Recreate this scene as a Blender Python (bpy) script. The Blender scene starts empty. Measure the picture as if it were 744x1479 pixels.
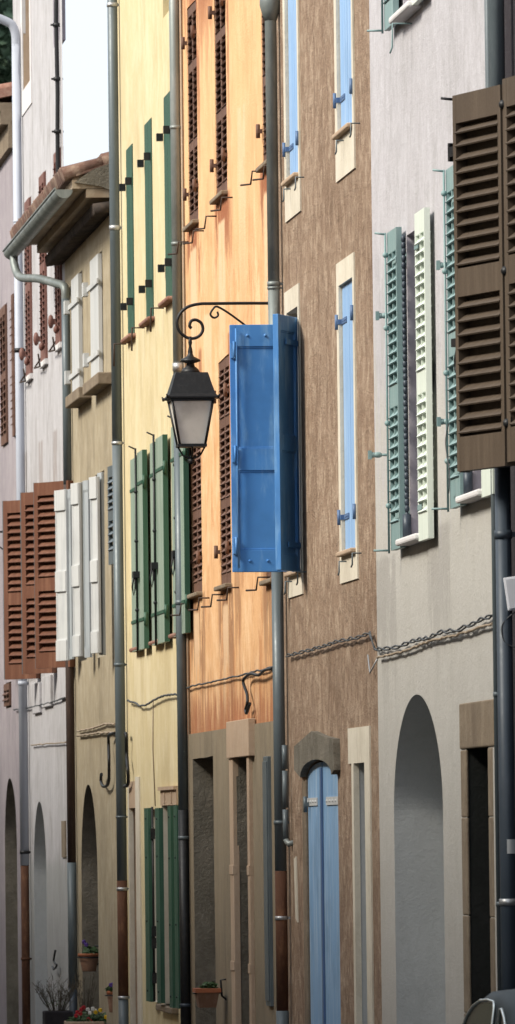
import bpy, bmesh, math, random
from mathutils import Vector, Matrix, noise
from mathutils.geometry import delaunay_2d_cdt
random.seed(7)
PI = math.pi
S = bpy.context.scene
C = S.collection

# ------------------------------------------------------------------ camera
EYE = 2.4
FPX = 11000.0
yd = Vector((-1072, -475.5, -FPX)).normalized()        # world +Y in camera space
cz = (475.5 - 12.9) / FPX
zd = Vector((-.012, 1, -cz)); zd = (zd - zd.dot(yd) * yd).normalized()
xd = yd.cross(zd)
R = Matrix((xd, yd, zd))
cam = bpy.data.cameras.new('camera'); camo = bpy.data.objects.new('camera', cam); C.objects.link(camo)
cam.sensor_fit = 'VERTICAL'; cam.sensor_height = 24; cam.sensor_width = 24
cam.lens = FPX / 1479 * 24
cam.clip_start = 0.5; cam.clip_end = 5000
cam.dof.use_dof = True; cam.dof.focus_distance = 57; cam.dof.aperture_fstop = 8.5
M4 = R.to_4x4(); M4.translation = Vector((0, 0, EYE)); camo.matrix_world = M4
S.camera = camo

# ------------------------------------------------------------------ light
SUN_EL, SUN_AZ = math.radians(40), math.radians(-108)   # azimuth measured from +Y towards +X
w = bpy.data.worlds.new('World'); S.world = w; w.use_nodes = True
nt = w.node_tree; nt.nodes.clear()
wo = nt.nodes.new('ShaderNodeOutputWorld'); wb = nt.nodes.new('ShaderNodeBackground'); ws = nt.nodes.new('ShaderNodeTexSky')
ws.sky_type = 'NISHITA'; ws.sun_disc = False; ws.sun_elevation = SUN_EL; ws.sun_rotation = SUN_AZ
ws.air_density = 1.0; ws.dust_density = 5.0; ws.ozone_density = 0.6
wb.inputs[1].default_value = 0.12
wm = nt.nodes.new('ShaderNodeMix'); wm.data_type = 'RGBA'; wm.inputs[0].default_value = .72      # thin bright cloud veil over the blue
wm.inputs[7].default_value = (7.0, 7.6, 8.3, 1); nt.links.new(ws.outputs[0], wm.inputs[6]); nt.links.new(wm.outputs[2], wb.inputs[0]); nt.links.new(wb.outputs[0], wo.inputs[0])
sl = bpy.data.lights.new('sun', 'SUN'); sl.energy = 3.4; sl.angle = math.radians(17); sl.color = (1, .94, .82)
so = bpy.data.objects.new('sun', sl); C.objects.link(so)
sd = Vector((math.sin(SUN_AZ) * math.cos(SUN_EL), math.cos(SUN_AZ) * math.cos(SUN_EL), math.sin(SUN_EL)))
so.rotation_euler = sd.to_track_quat('Z', 'Y').to_euler()
S.view_settings.view_transform = 'Standard'; S.view_settings.look = 'None'
S.view_settings.exposure = 0.53; S.view_settings.gamma = 1
S.render.engine = 'CYCLES'

# ------------------------------------------------------------------ photograph to street coordinates
def ray(px, py): return R @ Vector((px - 372, -(py - 739.5), -FPX))
def hit(px, py, X=6.0):
    d = ray(px, py); t = X / d.x
    return t * d.y, EYE + t * d.z
def hy(px, py, Y):
    d = ray(px, py); t = Y / d.y
    return t * d.x, EYE + t * d.z
def rect(pl, pr, yt, yb, X=6.0):
    c = (pl + pr) / 2; m = (max(yt, 0) + min(yb, 1479)) / 2
    zb = hit(c, yb, X)[1]
    return [hit(pr, m, X)[0], hit(pl, m, X)[0], zb, hit(c, yt, X)[1]]   # y_near, y_far, z0, z1

def gz(y): return 0.0 if y > 50 else (0.15 if y < 41 else 0.15 * (50 - y) / 9)

# ------------------------------------------------------------------ materials
def nodes(name):
    m = bpy.data.materials.new(name); m.use_nodes = True
    t = m.node_tree; b = t.nodes['Principled BSDF']
    return m, t, b
def N(t, typ, **k):
    n = t.nodes.new(typ)
    for a, v in k.items(): setattr(n, a, v)
    return n
def math_(t, op, a, b=None, clamp=False):
    n = N(t, 'ShaderNodeMath', operation=op); n.use_clamp = clamp
    for i, v in enumerate((a, b)):
        if v is None: continue
        if isinstance(v, (int, float)): n.inputs[i].default_value = v
        else: t.links.new(v, n.inputs[i])
    return n.outputs[0]
def noise_(t, vec, scale, detail=4, rough=.6, sc=(1, 1, 1), off=(0, 0, 0)):
    mp = N(t, 'ShaderNodeMapping'); mp.inputs['Scale'].default_value = sc; mp.inputs['Location'].default_value = off
    t.links.new(vec, mp.inputs[0])
    n = N(t, 'ShaderNodeTexNoise'); n.inputs['Scale'].default_value = scale; n.inputs['Detail'].default_value = detail
    n.inputs['Roughness'].default_value = rough
    t.links.new(mp.outputs[0], n.inputs['Vector']); return n.outputs['Fac']
def ramp(t, v, a, b):
    n = N(t, 'ShaderNodeMapRange'); n.interpolation_type = 'SMOOTHSTEP'
    n.inputs[1].default_value = a; n.inputs[2].default_value = b
    t.links.new(v, n.inputs[0]); return n.outputs[0]
def mix(t, f, a, b, mode='MIX'):
    n = N(t, 'ShaderNodeMix', data_type='RGBA', blend_type=mode)
    if isinstance(f, (int, float)): n.inputs[0].default_value = f
    else: t.links.new(f, n.inputs[0])
    for s, v in ((n.inputs[6], a), (n.inputs[7], b)):
        if isinstance(v, tuple): s.default_value = (*v, 1)
        else: t.links.new(v, s)
    return n.outputs[2]
def bump(t, b, h, strength, dist):
    n = N(t, 'ShaderNodeBump'); n.inputs['Strength'].default_value = strength; n.inputs['Distance'].default_value = dist
    t.links.new(h, n.inputs['Height']); t.links.new(n.outputs[0], b.inputs['Normal'])

def plaster(name, base, light, dark, fine=7.0, contrast=.5, streak=.35, bumpd=.012, stains=(), layers=(), seed=0., bs=.7, patch=.35):
    """base colour with mottling, pale and dark patches, rain streaks; stains = (y, halfwidth, ztop, length, colour, strength)"""
    m, t, b = nodes(name)
    g = N(t, 'ShaderNodeNewGeometry').outputs['Position']
    o = (seed, seed * 1.7, seed * .6)
    big = noise_(t, g, .55, 5, .65, off=o)
    med = noise_(t, g, fine, 4, .62, off=o)
    med2 = noise_(t, g, fine * .42, 5, .7, (1, 1.2, .7), off=o)
    col = mix(t, math_(t, 'MULTIPLY', ramp(t, med, .42, .68), contrast), base, light)
    col = mix(t, math_(t, 'MULTIPLY', ramp(t, med2, .5, .75), contrast), col, dark)
    col = mix(t, math_(t, 'MULTIPLY', ramp(t, big, .45, .75), .55), col, dark)
    st = noise_(t, g, 3.2, 4, .6, (1, 1, .09), off=o)
    col = mix(t, math_(t, 'MULTIPLY', ramp(t, st, .5, .74), streak), col, dark)
    st2 = noise_(t, g, 4.4, 4, .6, (1, 1, .12), off=(seed + 5, 3, 1))
    col = mix(t, math_(t, 'MULTIPLY', ramp(t, st2, .54, .76), streak), col, light)
    grit = noise_(t, g, 26, 3, .7, off=o)
    col = mix(t, math_(t, 'MULTIPLY', ramp(t, grit, .35, .7), .22), col, light)
    grit2 = noise_(t, g, 14, 4, .75, (1, 1, .6), off=(seed, 4, 4))
    col = mix(t, math_(t, 'MULTIPLY', ramp(t, grit2, .52, .72), .3), col, dark)
    blot = noise_(t, g, 1.4, 6, .72, (1, 1, .55), off=(seed, 8, 2))
    col = mix(t, math_(t, 'MULTIPLY', ramp(t, blot, .53, .62), patch), col, dark)
    blot2 = noise_(t, g, 1.1, 6, .72, (1, 1, .4), off=(seed, 18, 6))
    col = mix(t, math_(t, 'MULTIPLY', ramp(t, blot2, .54, .62), patch), col, light)
    sep = N(t, 'ShaderNodeSeparateXYZ'); t.links.new(g, sep.inputs[0])
    gy, gzz = sep.outputs[1], sep.outputs[2]
    rag = noise_(t, g, 5., 5, .7, (1, 1, .22), off=(2, 9, 4))
    for (z0, soft, c, s, up) in layers:        # horizontal bands with a ragged edge
        zz = math_(t, 'ADD', gzz, math_(t, 'MULTIPLY', math_(t, 'SUBTRACT', rag, .5), soft * 2.2))
        f = ramp(t, zz, z0 - soft * .3, z0 + soft * .3)
        if not up: f = math_(t, 'SUBTRACT', 1, f)
        f = math_(t, 'MULTIPLY', f, s); col = mix(t, f, col, c)
    rag2 = noise_(t, g, 3.4, 6, .72, (1, 1, .3), off=(7, 1, 2))
    for (y, hw, zt, ln, c, s) in stains:
        a = ramp(t, math_(t, 'ABSOLUTE', math_(t, 'SUBTRACT', gy, y)), hw, hw * .45)
        d = math_(t, 'SUBTRACT', zt, gzz)
        top = ramp(t, d, -.03, .04); bot = ramp(t, d, ln, ln * .15)
        f = math_(t, 'MULTIPLY', math_(t, 'MULTIPLY', a, top), bot)
        f = math_(t, 'MULTIPLY', f, ramp(t, math_(t, 'ADD', rag2, math_(t, 'MULTIPLY', f, .16)), .53, .62))
        col = mix(t, math_(t, 'MULTIPLY', f, s), col, c)
    t.links.new(col, b.inputs['Base Color'])
    b.inputs['Roughness'].default_value = .93; b.inputs['Specular IOR Level'].default_value = .15
    gr = noise_(t, g, 38, 5, .7)
    h = math_(t, 'ADD', math_(t, 'MULTIPLY', gr, .8), math_(t, 'MULTIPLY', med, 1.0))
    wav = noise_(t, g, 1.5, 3, .5)
    h = math_(t, 'ADD', h, math_(t, 'MULTIPLY', wav, 2.2))
    bump(t, b, h, bs, bumpd)
    return m
def paint(name, base, wear, rough=.5, fac=.5, grain=(1, 1, .06), scale=14, metal=0., spec=.4, bumpd=.002):
    m, t, b = nodes(name)
    g = N(t, 'ShaderNodeNewGeometry').outputs['Position']
    a = noise_(t, g, scale, 5, .65, grain)
    c = noise_(t, g, 2.3, 4, .6, off=(3, 1, 8))
    f = noise_(t, g, scale * 4, 3, .6)
    col = mix(t, math_(t, 'MULTIPLY', ramp(t, a, .46, .68), fac), base, wear)
    col = mix(t, math_(t, 'MULTIPLY', ramp(t, c, .45, .8), fac * .7), col, tuple(v * .6 for v in base))
    t.links.new(col, b.inputs['Base Color'])
    b.inputs['Metallic'].default_value = metal; b.inputs['Specular IOR Level'].default_value = spec
    n = N(t, 'ShaderNodeMapRange'); n.inputs[3].default_value = rough - .12; n.inputs[4].default_value = rough + .15
    t.links.new(f, n.inputs[0]); t.links.new(n.outputs[0], b.inputs['Roughness'])
    bump(t, b, math_(t, 'ADD', a, math_(t, 'MULTIPLY', f, .5)), .6, bumpd)
    return m
def glass_dark(name):
    m, t, b = nodes(name); b.inputs['Base Color'].default_value = (.02, .024, .028, 1); b.inputs['Roughness'].default_value = .06
    return m

MT = {}
MT['pale_render'] = plaster('pale_lilac_render', (.44, .432, .45), (.53, .52, .54), (.27, .255, .25), 4.5, .5, .4, seed=2, patch=.45,
    stains=[(84.3, .5, 6.9, 2.6, (.26, .22, .20), .6), (86.6, .5, 6.9, 2.6, (.26, .22, .20), .6), (89.3, .5, 6.9, 2.6, (.26, .22, .20), .6)], layers=[(2.1, .35, (.27, .29, .27), .45, False)])
MT['mauve_render'] = plaster('mauve_render', (.31, .275, .30), (.38, .35, .36), (.20, .18, .2), 5, .5, .4, seed=4,)
MT['tan_render'] = plaster('tan_render', (.34, .285, .195), (.44, .385, .29), (.20, .165, .115), 5, .6, .22, seed=6)
MT['grey_render'] = plaster('grey_lilac_render', (.445, .43, .455), (.53, .52, .55), (.32, .31, .315), 6, .55, .22, .012, seed=9, stains=[(52.3, 1.0, 4.3, 1.6, (.27, .255, .24), .5), (49.2, .9, 4.4, 1.4, (.27, .255, .24), .5), (50.6, .8, 12, 3.0, (.30, .29, .29), .35)], layers=[(5.2, 2.4, (.44, .425, .375), .7, False)])
MT['brown_render'] = plaster('rough_brown_render', (.29, .20, .14), (.46, .35, .26), (.165, .105, .07), 7.5, .95, .04, .03, seed=11, bs=1., patch=.25)
MT['yellow_render'] = plaster('yellow_render', (.60, .505, .30), (.70, .62, .44), (.45, .36, .20), 3.5, .45, .18, .007, seed=13)
MT['grey_reveal'] = plaster('grey_reveal_render', (.41, .425, .43), (.47, .485, .49), (.33, .34, .34), 6, .4, .2, .008, seed=15)
MT['lilac_reveal'] = plaster('lilac_reveal_render', (.46, .43, .48), (.5, .47, .51), (.22, .2, .22), 5, .3, .2, .006, seed=16)
MT['stone'] = plaster('dressed_stone', (.21, .165, .12), (.28, .23, .17), (.13, .10, .075), 5, .6, .35, .015, seed=17)
MT['grey_stone'] = plaster('weathered_grey_stone', (.165, .15, .12), (.25, .225, .185), (.09, .08, .065), 3.2, .8, .4, .03, seed=18)
MT['damp_render'] = plaster('grey_brown_cement_render', (.245, .20, .14), (.31, .26, .19), (.15, .125, .09), 2.2, .5, .55, .01, seed=19)
MT['cream'] = plaster('cream_lime_surround', (.60, .555, .46), (.68, .63, .54), (.42, .37, .29), 5, .4, .3, .006, seed=21)
MT['white_surround'] = plaster('white_lime_surround', (.62, .60, .60), (.7, .68, .68), (.5, .48, .48), 5, .3, .3, .006, seed=22)
MT['pink_cement'] = plaster('pinkish_cement', (.42, .31, .22), (.5, .39, .3), (.3, .22, .16), 5, .3, .3, .006, seed=23)
MT['tile'] = plaster('terracotta', (.25, .12, .09), (.36, .23, .18), (.12, .07, .06), 9, .8, .2, .01, seed=25)
MT['roof_tile'] = plaster('lichened_canal_tile', (.14, .075, .06), (.30, .22, .17), (.06, .045, .04), 7, .9, .1, .01, seed=27)
MT['dark_tile'] = plaster('sooty_terracotta', (.055, .045, .04), (.10, .075, .06), (.02, .02, .02), 9, .7, .2, .01, seed=26)
MT['wood'] = paint('weathered_roof_timber', (.30, .23, .16), (.44, .37, .28), .85, .7, (1, .15, 1), 10)
MT['asphalt'] = plaster('asphalt', (.055, .055, .055), (.08, .08, .08), (.035, .035, .035), 9, .6, 0, .01, seed=30)
MT['paving'] = plaster('concrete_paving', (.25, .24, .22), (.32, .3, .28), (.16, .15, .14), 5, .6, 0, .01, seed=31)
MT['green_paint'] = paint('dark_green_paint', (.024, .08, .05), (.055, .13, .09), .5, .5)
MT['pale_green'] = paint('pale_weathered_green_paint', (.235, .31, .25), (.38, .44, .38), .5, .6)
MT['blue_paint'] = paint('cobalt_blue_paint', (.06, .22, .54), (.19, .38, .64), .55, .75, (1, 1, .18), 9)
MT['hinge_blue'] = paint('slate_blue_hinge_paint', (.07, .13, .26), (.12, .19, .32), .5, .5)
MT['sky_paint'] = paint('sky_blue_paint', (.25, .42, .68), (.42, .56, .74), .5, .5)
MT['door_blue'] = paint('faded_blue_door_paint', (.20, .36, .58), (.42, .55, .68), .6, .8, (1, 1, .04), 22)
MT['white_paint'] = paint('chalky_white_paint', (.52, .53, .53), (.37, .39, .41), .6, .6)
MT['grey_paint'] = paint('grey_primer_paint', (.33, .36, .38), (.45, .48, .5), .6, .6)
MT['teal_paint'] = paint('teal_grey_paint', (.20, .30, .305), (.33, .42, .41), .5, .5)
MT['teal_glare'] = paint('teal_paint_painted_glare', (.66, .72, .65), (.46, .52, .46), .5, .35)  # near leaves: glare on the teal paint, put into the colour
MT['brown_paint'] = paint('brown_shutter_paint', (.07, .050, .034), (.11, .082, .058), .6, .5)
MT['rust_paint'] = paint('reddish_brown_stain', (.13, .052, .03), (.21, .10, .06), .55, .7)
MT['oxblood'] = paint('oxblood_shutter_paint', (.16, .07, .055), (.26, .14, .11), .6, .6)
MT['umber'] = paint('umber_shutter_paint', (.12, .06, .04), (.20, .11, .075), .7, .6)
MT['zinc'] = paint('weathered_zinc', (.20, .225, .22), (.32, .34, .33), .5, .6, (1, 1, .3), 7, .35)
MT['pale_pipe'] = paint('pale_blue_grey_pipe', (.40, .43, .50), (.48, .51, .56), .45, .4, (1, 1, .3), 6)
MT['slate_pipe'] = paint('slate_blue_grey_pipe', (.10, .125, .14), (.16, .185, .2), .42, .5, (1, 1, .3), 6, .1)
MT['navy_pipe'] = paint('dark_slate_pipe', (.045, .06, .08), (.075, .09, .11), .45, .5, (1, 1, .3), 6, .1)
MT['rust_iron'] = paint('rusty_cast_iron', (.085, .035, .018), (.17, .08, .04), .85, .8, (1, 1, .4), 12)
MT['dark_rust'] = paint('dark_brown_iron_pipe', (.05, .032, .026), (.09, .055, .04), .7, .6, (1, 1, .3), 10)
MT['black_iron'] = paint('black_wrought_iron', (.012, .013, .015), (.03, .03, .032), .45, .5, (1, 1, 1), 30, .2)
MT['iron'] = paint('brown_iron', (.045, .028, .02), (.09, .05, .035), .7, .6, (1, 1, 1), 30)
MT['steel'] = paint('galvanised_steel', (.45, .46, .47), (.3, .31, .32), .4, .5, (1, 1, 1), 20, .6)
MT['cable'] = paint('grey_black_cable', (.05, .055, .06), (.12, .125, .13), .6, .6, (1, 1, 1), 30)
MT['beige_cable'] = paint('painted_beige_cable', (.30, .235, .17), (.42, .35, .27), .7, .5, (1, 1, 1), 30)
MT['dark_wall'] = plaster('dark_plum_render', (.035, .03, .035), (.05, .045, .05), (.02, .02, .022), 5, .5, .3, seed=33)
MT['opposite'] = plaster('ochre_render_opposite', (.42, .33, .22), (.5, .41, .3), (.3, .23, .16), 5, .4, .3, seed=35)
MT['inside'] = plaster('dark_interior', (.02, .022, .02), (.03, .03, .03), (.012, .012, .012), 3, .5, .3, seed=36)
MT['glass'] = glass_dark('window_glass')
MT['plastic'] = paint('white_plastic', (.62, .63, .68), (.5, .5, .55), .4, .3)
MT['clay'] = paint('clay_pot', (.20, .11, .07), (.27, .17, .12), .9, .6, (1, 1, 1), 14)
MT['clay_rim'] = paint('terracotta_pot_rim', (.33, .11, .05), (.38, .17, .09), .85, .5, (1, 1, 1), 14)
MT['soil'] = paint('soil', (.03, .022, .016), (.05, .04, .03), .95, .5, (1, 1, 1), 20)
MT['leaf'] = paint('plant_leaf', (.045, .09, .03), (.08, .13, .05), .6, .6, (1, 1, 1), 25)
MT['twig'] = paint('bare_twig', (.09, .075, .055), (.14, .12, .09), .9, .5, (1, 1, 1), 25)
MT['violet'] = paint('violet_petal', (.10, .05, .28), (.2, .1, .4), .7, .5, (1, 1, 1), 40)
MT['red'] = paint('red_petal', (.42, .02, .03), (.5, .05, .05), .7, .5, (1, 1, 1), 40)
MT['yellow'] = paint('yellow_petal', (.75, .50, .02), (.8, .6, .1), .7, .4, (1, 1, 1), 40)
MT['white'] = paint('white_petal', (.75, .75, .72), (.6, .6, .6), .7, .4, (1, 1, 1), 40)
MT['forest'] = paint('forest_leaf', (.05, .085, .05), (.10, .15, .09), .8, .9, (1, 1, 1), 1.2)
MT['hill'] = paint('hill_scrub', (.05, .07, .04), (.08, .10, .06), .9, .6, (1, 1, 1), .4)
# frosted lamp glass
m, t, b = nodes('frosted_lamp_glass'); b.inputs['Base Color'].default_value = (.55, .50, .46, 1); b.inputs['Roughness'].default_value = .35
b.inputs['Subsurface Weight'].default_value = .0
g = N(t, 'ShaderNodeNewGeometry').outputs['Position']
t.links.new(mix(t, ramp(t, noise_(t, g, 6, 4), .4, .7), (.74, .71, .66), (.60, .57, .52)), b.inputs['Base Color'])
MT['frost'] = m
m, t, b = nodes('car_paint'); b.inputs['Base Color'].default_value = (.035, .045, .048, 1); b.inputs['Roughness'].default_value = .6
b.inputs['Specular IOR Level'].default_value = .2
MT['car'] = m
m, t, b = nodes('chrome'); b.inputs['Base Color'].default_value = (.75, .78, .74, 1); b.inputs['Metallic'].default_value = .8; b.inputs['Roughness'].default_value = .3
MT['chrome'] = m
m, t, b = nodes('rubber'); b.inputs['Base Color'].default_value = (.015, .015, .016, 1); b.inputs['Roughness'].default_value = .7
MT['rubber'] = m
m, t, b = nodes('car_glass'); b.inputs['Base Color'].default_value = (.02, .03, .027, 1); b.inputs['Roughness'].default_value = .2
b.inputs['Specular IOR Level'].default_value = .25
MT['car_glass'] = m
m, t, b = nodes('red_lens'); b.inputs['Base Color'].default_value = (.35, .01, .01, 1); b.inputs['Roughness'].default_value = .15
MT['red_lens'] = m

# ------------------------------------------------------------------ object helpers
WORLD = {}                       # object -> world offset
def wl(o): return WORLD.get(o.name, Vector((0, 0, 0))) if o else Vector((0, 0, 0))
def tag(o, label=None, cat=None, group=None, kind=None):
    if label: o['label'] = label
    if cat: o['category'] = cat
    if group: o['group'] = group
    if kind: o['kind'] = kind
    return o
def thing(name, loc, label, cat, group=None):
    o = bpy.data.objects.new(name, None); C.objects.link(o); o.location = loc; o.empty_display_size = .2
    WORLD[o.name] = Vector(loc)
    return tag(o, label, cat, group)
class MB:
    """collects geometry in world coordinates, then links it as one mesh object"""
    def __init__(s): s.v = []; s.f = []; s.mi = []; s.k = 0; s.sm = []; s.cuts = []
    def cut(s): s.cuts.append((len(s.v), len(s.f)))   # the next shapes are a piece of their own
    def add(s, vs, fs, smooth=False):
        n = len(s.v); s.v += [tuple(p) for p in vs]
        for f in fs: s.f.append([n + i for i in f]); s.mi.append(s.k); s.sm.append(smooth)
        return s
    def box(s, x0, x1, y0, y1, z0, z1):
        vs = [(x, y, z) for x in (x0, x1) for y in (y0, y1) for z in (z0, z1)]
        return s.add(vs, [(0, 1, 3, 2), (4, 6, 7, 5), (0, 4, 5, 1), (2, 3, 7, 6), (0, 2, 6, 4), (1, 5, 7, 3)])
    def obox(s, o, u, v, w, u0, u1, v0, v1, w0, w1):
        vs = [o + u * a + v * b + w * c for a in (u0, u1) for b in (v0, v1) for c in (w0, w1)]
        return s.add(vs, [(0, 1, 3, 2), (4, 6, 7, 5), (0, 4, 5, 1), (2, 3, 7, 6), (0, 2, 6, 4), (1, 5, 7, 3)])
    def tube(s, pts, r, n=8, caps=True, smooth=True):
        pts = [Vector(p) for p in pts]; rs = r if isinstance(r, (list, tuple)) else [r] * len(pts)
        base = len(s.v); T0 = None; nx = None
        for i, p in enumerate(pts):
            a = pts[max(i - 1, 0)]; b = pts[min(i + 1, len(pts) - 1)]; T = (b - a).normalized()
            if nx is None:
                ref = Vector((0, 0, 1)) if abs(T.z) < .9 else Vector((1, 0, 0)); nx = ref.cross(T).normalized()
            else: nx = (nx - nx.dot(T) * T).normalized()
            ny = T.cross(nx)
            for k in range(n):
                an = 2 * PI * k / n; s.v.append(tuple(p + (nx * math.cos(an) + ny * math.sin(an)) * rs[i]))
        for i in range(len(pts) - 1):
            for k in range(n):
                a = base + i * n + k; b = base + i * n + (k + 1) % n
                s.f.append([a, b, b + n, a + n]); s.mi.append(s.k); s.sm.append(smooth)
        if caps:
            s.f.append([base + k for k in range(n)][::-1]); s.mi.append(s.k); s.sm.append(False)
            e = base + (len(pts) - 1) * n; s.f.append([e + k for k in range(n)]); s.mi.append(s.k); s.sm.append(False)
        return s
    def cyl(s, x, y, z0, z1, r, n=14, r2=None): return s.tube([(x, y, z0), (x, y, z1)], [r, r if r2 is None else r2], n)
    def lathe(s, x, y, prof, n=16): # prof list (r,z)
        base = len(s.v)
        for r, z in prof:
            for k in range(n):
                a = 2 * PI * k / n; s.v.append((x + r * math.cos(a), y + r * math.sin(a), z))
        for i in range(len(prof) - 1):
            for k in range(n):
                a = base + i * n + k; b = base + i * n + (k + 1) % n
                s.f.append([a, b, b + n, a + n]); s.mi.append(s.k); s.sm.append(True)
        s.f.append([base + k for k in range(n)][::-1]); s.mi.append(s.k); s.sm.append(False)
        e = base + (len(prof) - 1) * n; s.f.append([e + k for k in range(n)]); s.mi.append(s.k); s.sm.append(False)
        return s
    def ball(s, c, r, n=8, m=6, sq=(1, 1, 1)):
        c = Vector(c); base = len(s.v)
        for i in range(m + 1):
            t = PI * i / m
            for k in range(n):
                a = 2 * PI * k / n
                s.v.append((c.x + r * sq[0] * math.sin(t) * math.cos(a), c.y + r * sq[1] * math.sin(t) * math.sin(a), c.z + r * sq[2] * math.cos(t)))
        for i in range(m):
            for k in range(n):
                a = base + i * n + k; b = base + i * n + (k + 1) % n
                s.f.append([a, a + n, b + n, b]); s.mi.append(s.k); s.sm.append(True)
        return s
    def build(s, name, mats, parent=None, bevel=0):
        if s.cuts:
            ends = s.cuts + [(len(s.v), len(s.f))]; out = None; pv = pf = 0
            for (nv, nf) in ends:
                if nf > pf:
                    q = MB(); q.v = s.v[pv:nv]; q.f = [[i - pv for i in f] for f in s.f[pf:nf]]; q.mi = s.mi[pf:nf]; q.sm = s.sm[pf:nf]
                    out = q.build(name, mats, parent, bevel)
                pv, pf = nv, nf
            return out
        me = bpy.data.meshes.new(name); off = wl(parent)
        me.from_pydata([tuple(Vector(p) - off) for p in s.v], [], s.f)
        if not isinstance(mats, (list, tuple)): mats = [mats]
        for mm in mats: me.materials.append(mm)
        for i, p in enumerate(me.polygons): p.material_index = s.mi[i]; p.use_smooth = s.sm[i]
        bm = bmesh.new(); bm.from_mesh(me)
        bmesh.ops.remove_doubles(bm, verts=bm.verts, dist=1e-5)
        bmesh.ops.recalc_face_normals(bm, faces=bm.faces)
        bm.to_mesh(me); bm.free()
        o = bpy.data.objects.new(name, me); C.objects.link(o)
        if parent: o.parent = parent
        WORLD[o.name] = off
        if bevel:
            md = o.modifiers.new('bevel', 'BEVEL'); md.width = bevel; md.segments = 2; md.limit_method = 'ANGLE'
        return o

def wob_(a, b, k, j): return 2.2 * j * noise.noise(Vector((a * .9 + k, b * 1.1, k * .7 + 1.3)))
def loop_rect(y0, y1, z0, z1, jit=.0015):
    P = []
    def seg(a, b, c, d):
        n = max(1, int(max(abs(c - a), abs(d - b)) / .16))
        for i in range(n): P.append((a + (c - a) * i / n, b + (d - b) * i / n))
    seg(y0, z0, y1, z0); seg(y1, z0, y1, z1); seg(y1, z1, y0, z1); seg(y0, z1, y0, z0)
    return [(a + wob_(a, b, 0, jit), b + (wob_(a, b, 9, jit) if b > z0 + .01 else 0)) for a, b in P]
def loop_arch(y0, y1, z0, zs, rise, jit=.006, p=1.0):
    P = []
    def seg(a, b, c, d):
        n = max(1, int(max(abs(c - a), abs(d - b)) / .16))
        for i in range(n): P.append((a + (c - a) * i / n, b + (d - b) * i / n))
    seg(y0, z0, y1, z0); seg(y1, z0, y1, zs)
    c, r = (y0 + y1) / 2, (y1 - y0) / 2
    for i in range(65):
        a = PI * i / 64; P.append((c + r * math.cos(a), zs + rise * math.sin(a) ** p))
    seg(y0, zs - .05, y0, z0)
    return [(a + wob_(a, b, 0, jit), b + (wob_(a, b, 9, jit) if b > z0 + .01 else 0)) for a, b in P]

def wall_sheet(mb, X, y0, y1, z0, z1, holes, wave=0.):
    """front sheet with openings and their reveals. holes: dict(loop, depth, mi)"""
    outer = loop_rect(y0, y1, z0, z1, 0)
    V = [Vector(p) for p in outer]; E = [(i, (i + 1) % len(outer)) for i in range(len(outer))]
    for h in holes:
        n = len(V); L = h['loop']; V += [Vector(p) for p in L]; E += [(n + i, n + (i + 1) % len(L)) for i in range(len(L))]
    vs, es, fs, *_ = delaunay_2d_cdt(V, E, [], 0, 1e-5)
    def inside(p, L):
        c = False; j = len(L) - 1
        for i in range(len(L)):
            if (L[i][1] > p[1]) != (L[j][1] > p[1]) and p[0] < (L[j][0] - L[i][0]) * (p[1] - L[i][1]) / (L[j][1] - L[i][1]) + L[i][0]: c = not c
            j = i
        return c
    keep = []
    for f in fs:
        c = sum((vs[i] for i in f), Vector((0, 0))) / len(f)
        if not inside(c, outer) or any(inside(c, h['loop']) for h in holes): continue
        keep.append(f)
    mb.k = 0; mb.add([(X, v.x, v.y) for v in vs], keep)
    for h in holes:
        L = h['loop']; n = len(L); d = h.get('depth', .3); mb.k = h.get('mi', 0)
        a = [(X, p[0], p[1]) for p in L]; bk = [(X + d, p[0], p[1]) for p in L]
        mb.add(a + bk, [(i, (i + 1) % n, (i + 1) % n + n, i + n) for i in range(n)])
        if h.get('back') is not None:
            mb.k = h['back']; mb.add(bk, [list(range(n))])
    mb.k = 0
def house_body(mb, X, y0, y1, z0, z1, depth=8, front_top=None):
    mb.add([(X, y0, z0), (X + depth, y0, z0), (X + depth, y0, z1), (X, y0, z1)], [(0, 1, 2, 3)])
    mb.add([(X, y1, z0), (X + depth, y1, z0), (X + depth, y1, z1), (X, y1, z1)], [(0, 1, 2, 3)])
    mb.add([(X + depth, y0, z0), (X + depth, y1, z0), (X + depth, y1, z1), (X + depth, y0, z1)], [(0, 1, 2, 3)])
def roof_over(house, X, y0, y1, z, depth=8, over=.35, X2=None):
    """low pitched tile roof with ridge along the street"""
    m = MB(); r = z + depth * .14
    a, b_, c = X - over, X + depth / 2, X + depth + over
    for (p, q, zp, zq) in ((a, b_, z, r), (b_, c, r, z)):
        m.add([(p, y0, zp), (q, y0, zq), (q, y1, zq), (p, y1, zp), (p, y0, zp + .14), (q, y0, zq + .14), (q, y1, zq + .14), (p, y1, zp + .14)],
              [(0, 3, 2, 1), (4, 5, 6, 7), (0, 1, 5, 4), (3, 7, 6, 2), (0, 4, 7, 3), (1, 2, 6, 5)])
    return m.build('roof', MT['tile'], house)

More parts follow.
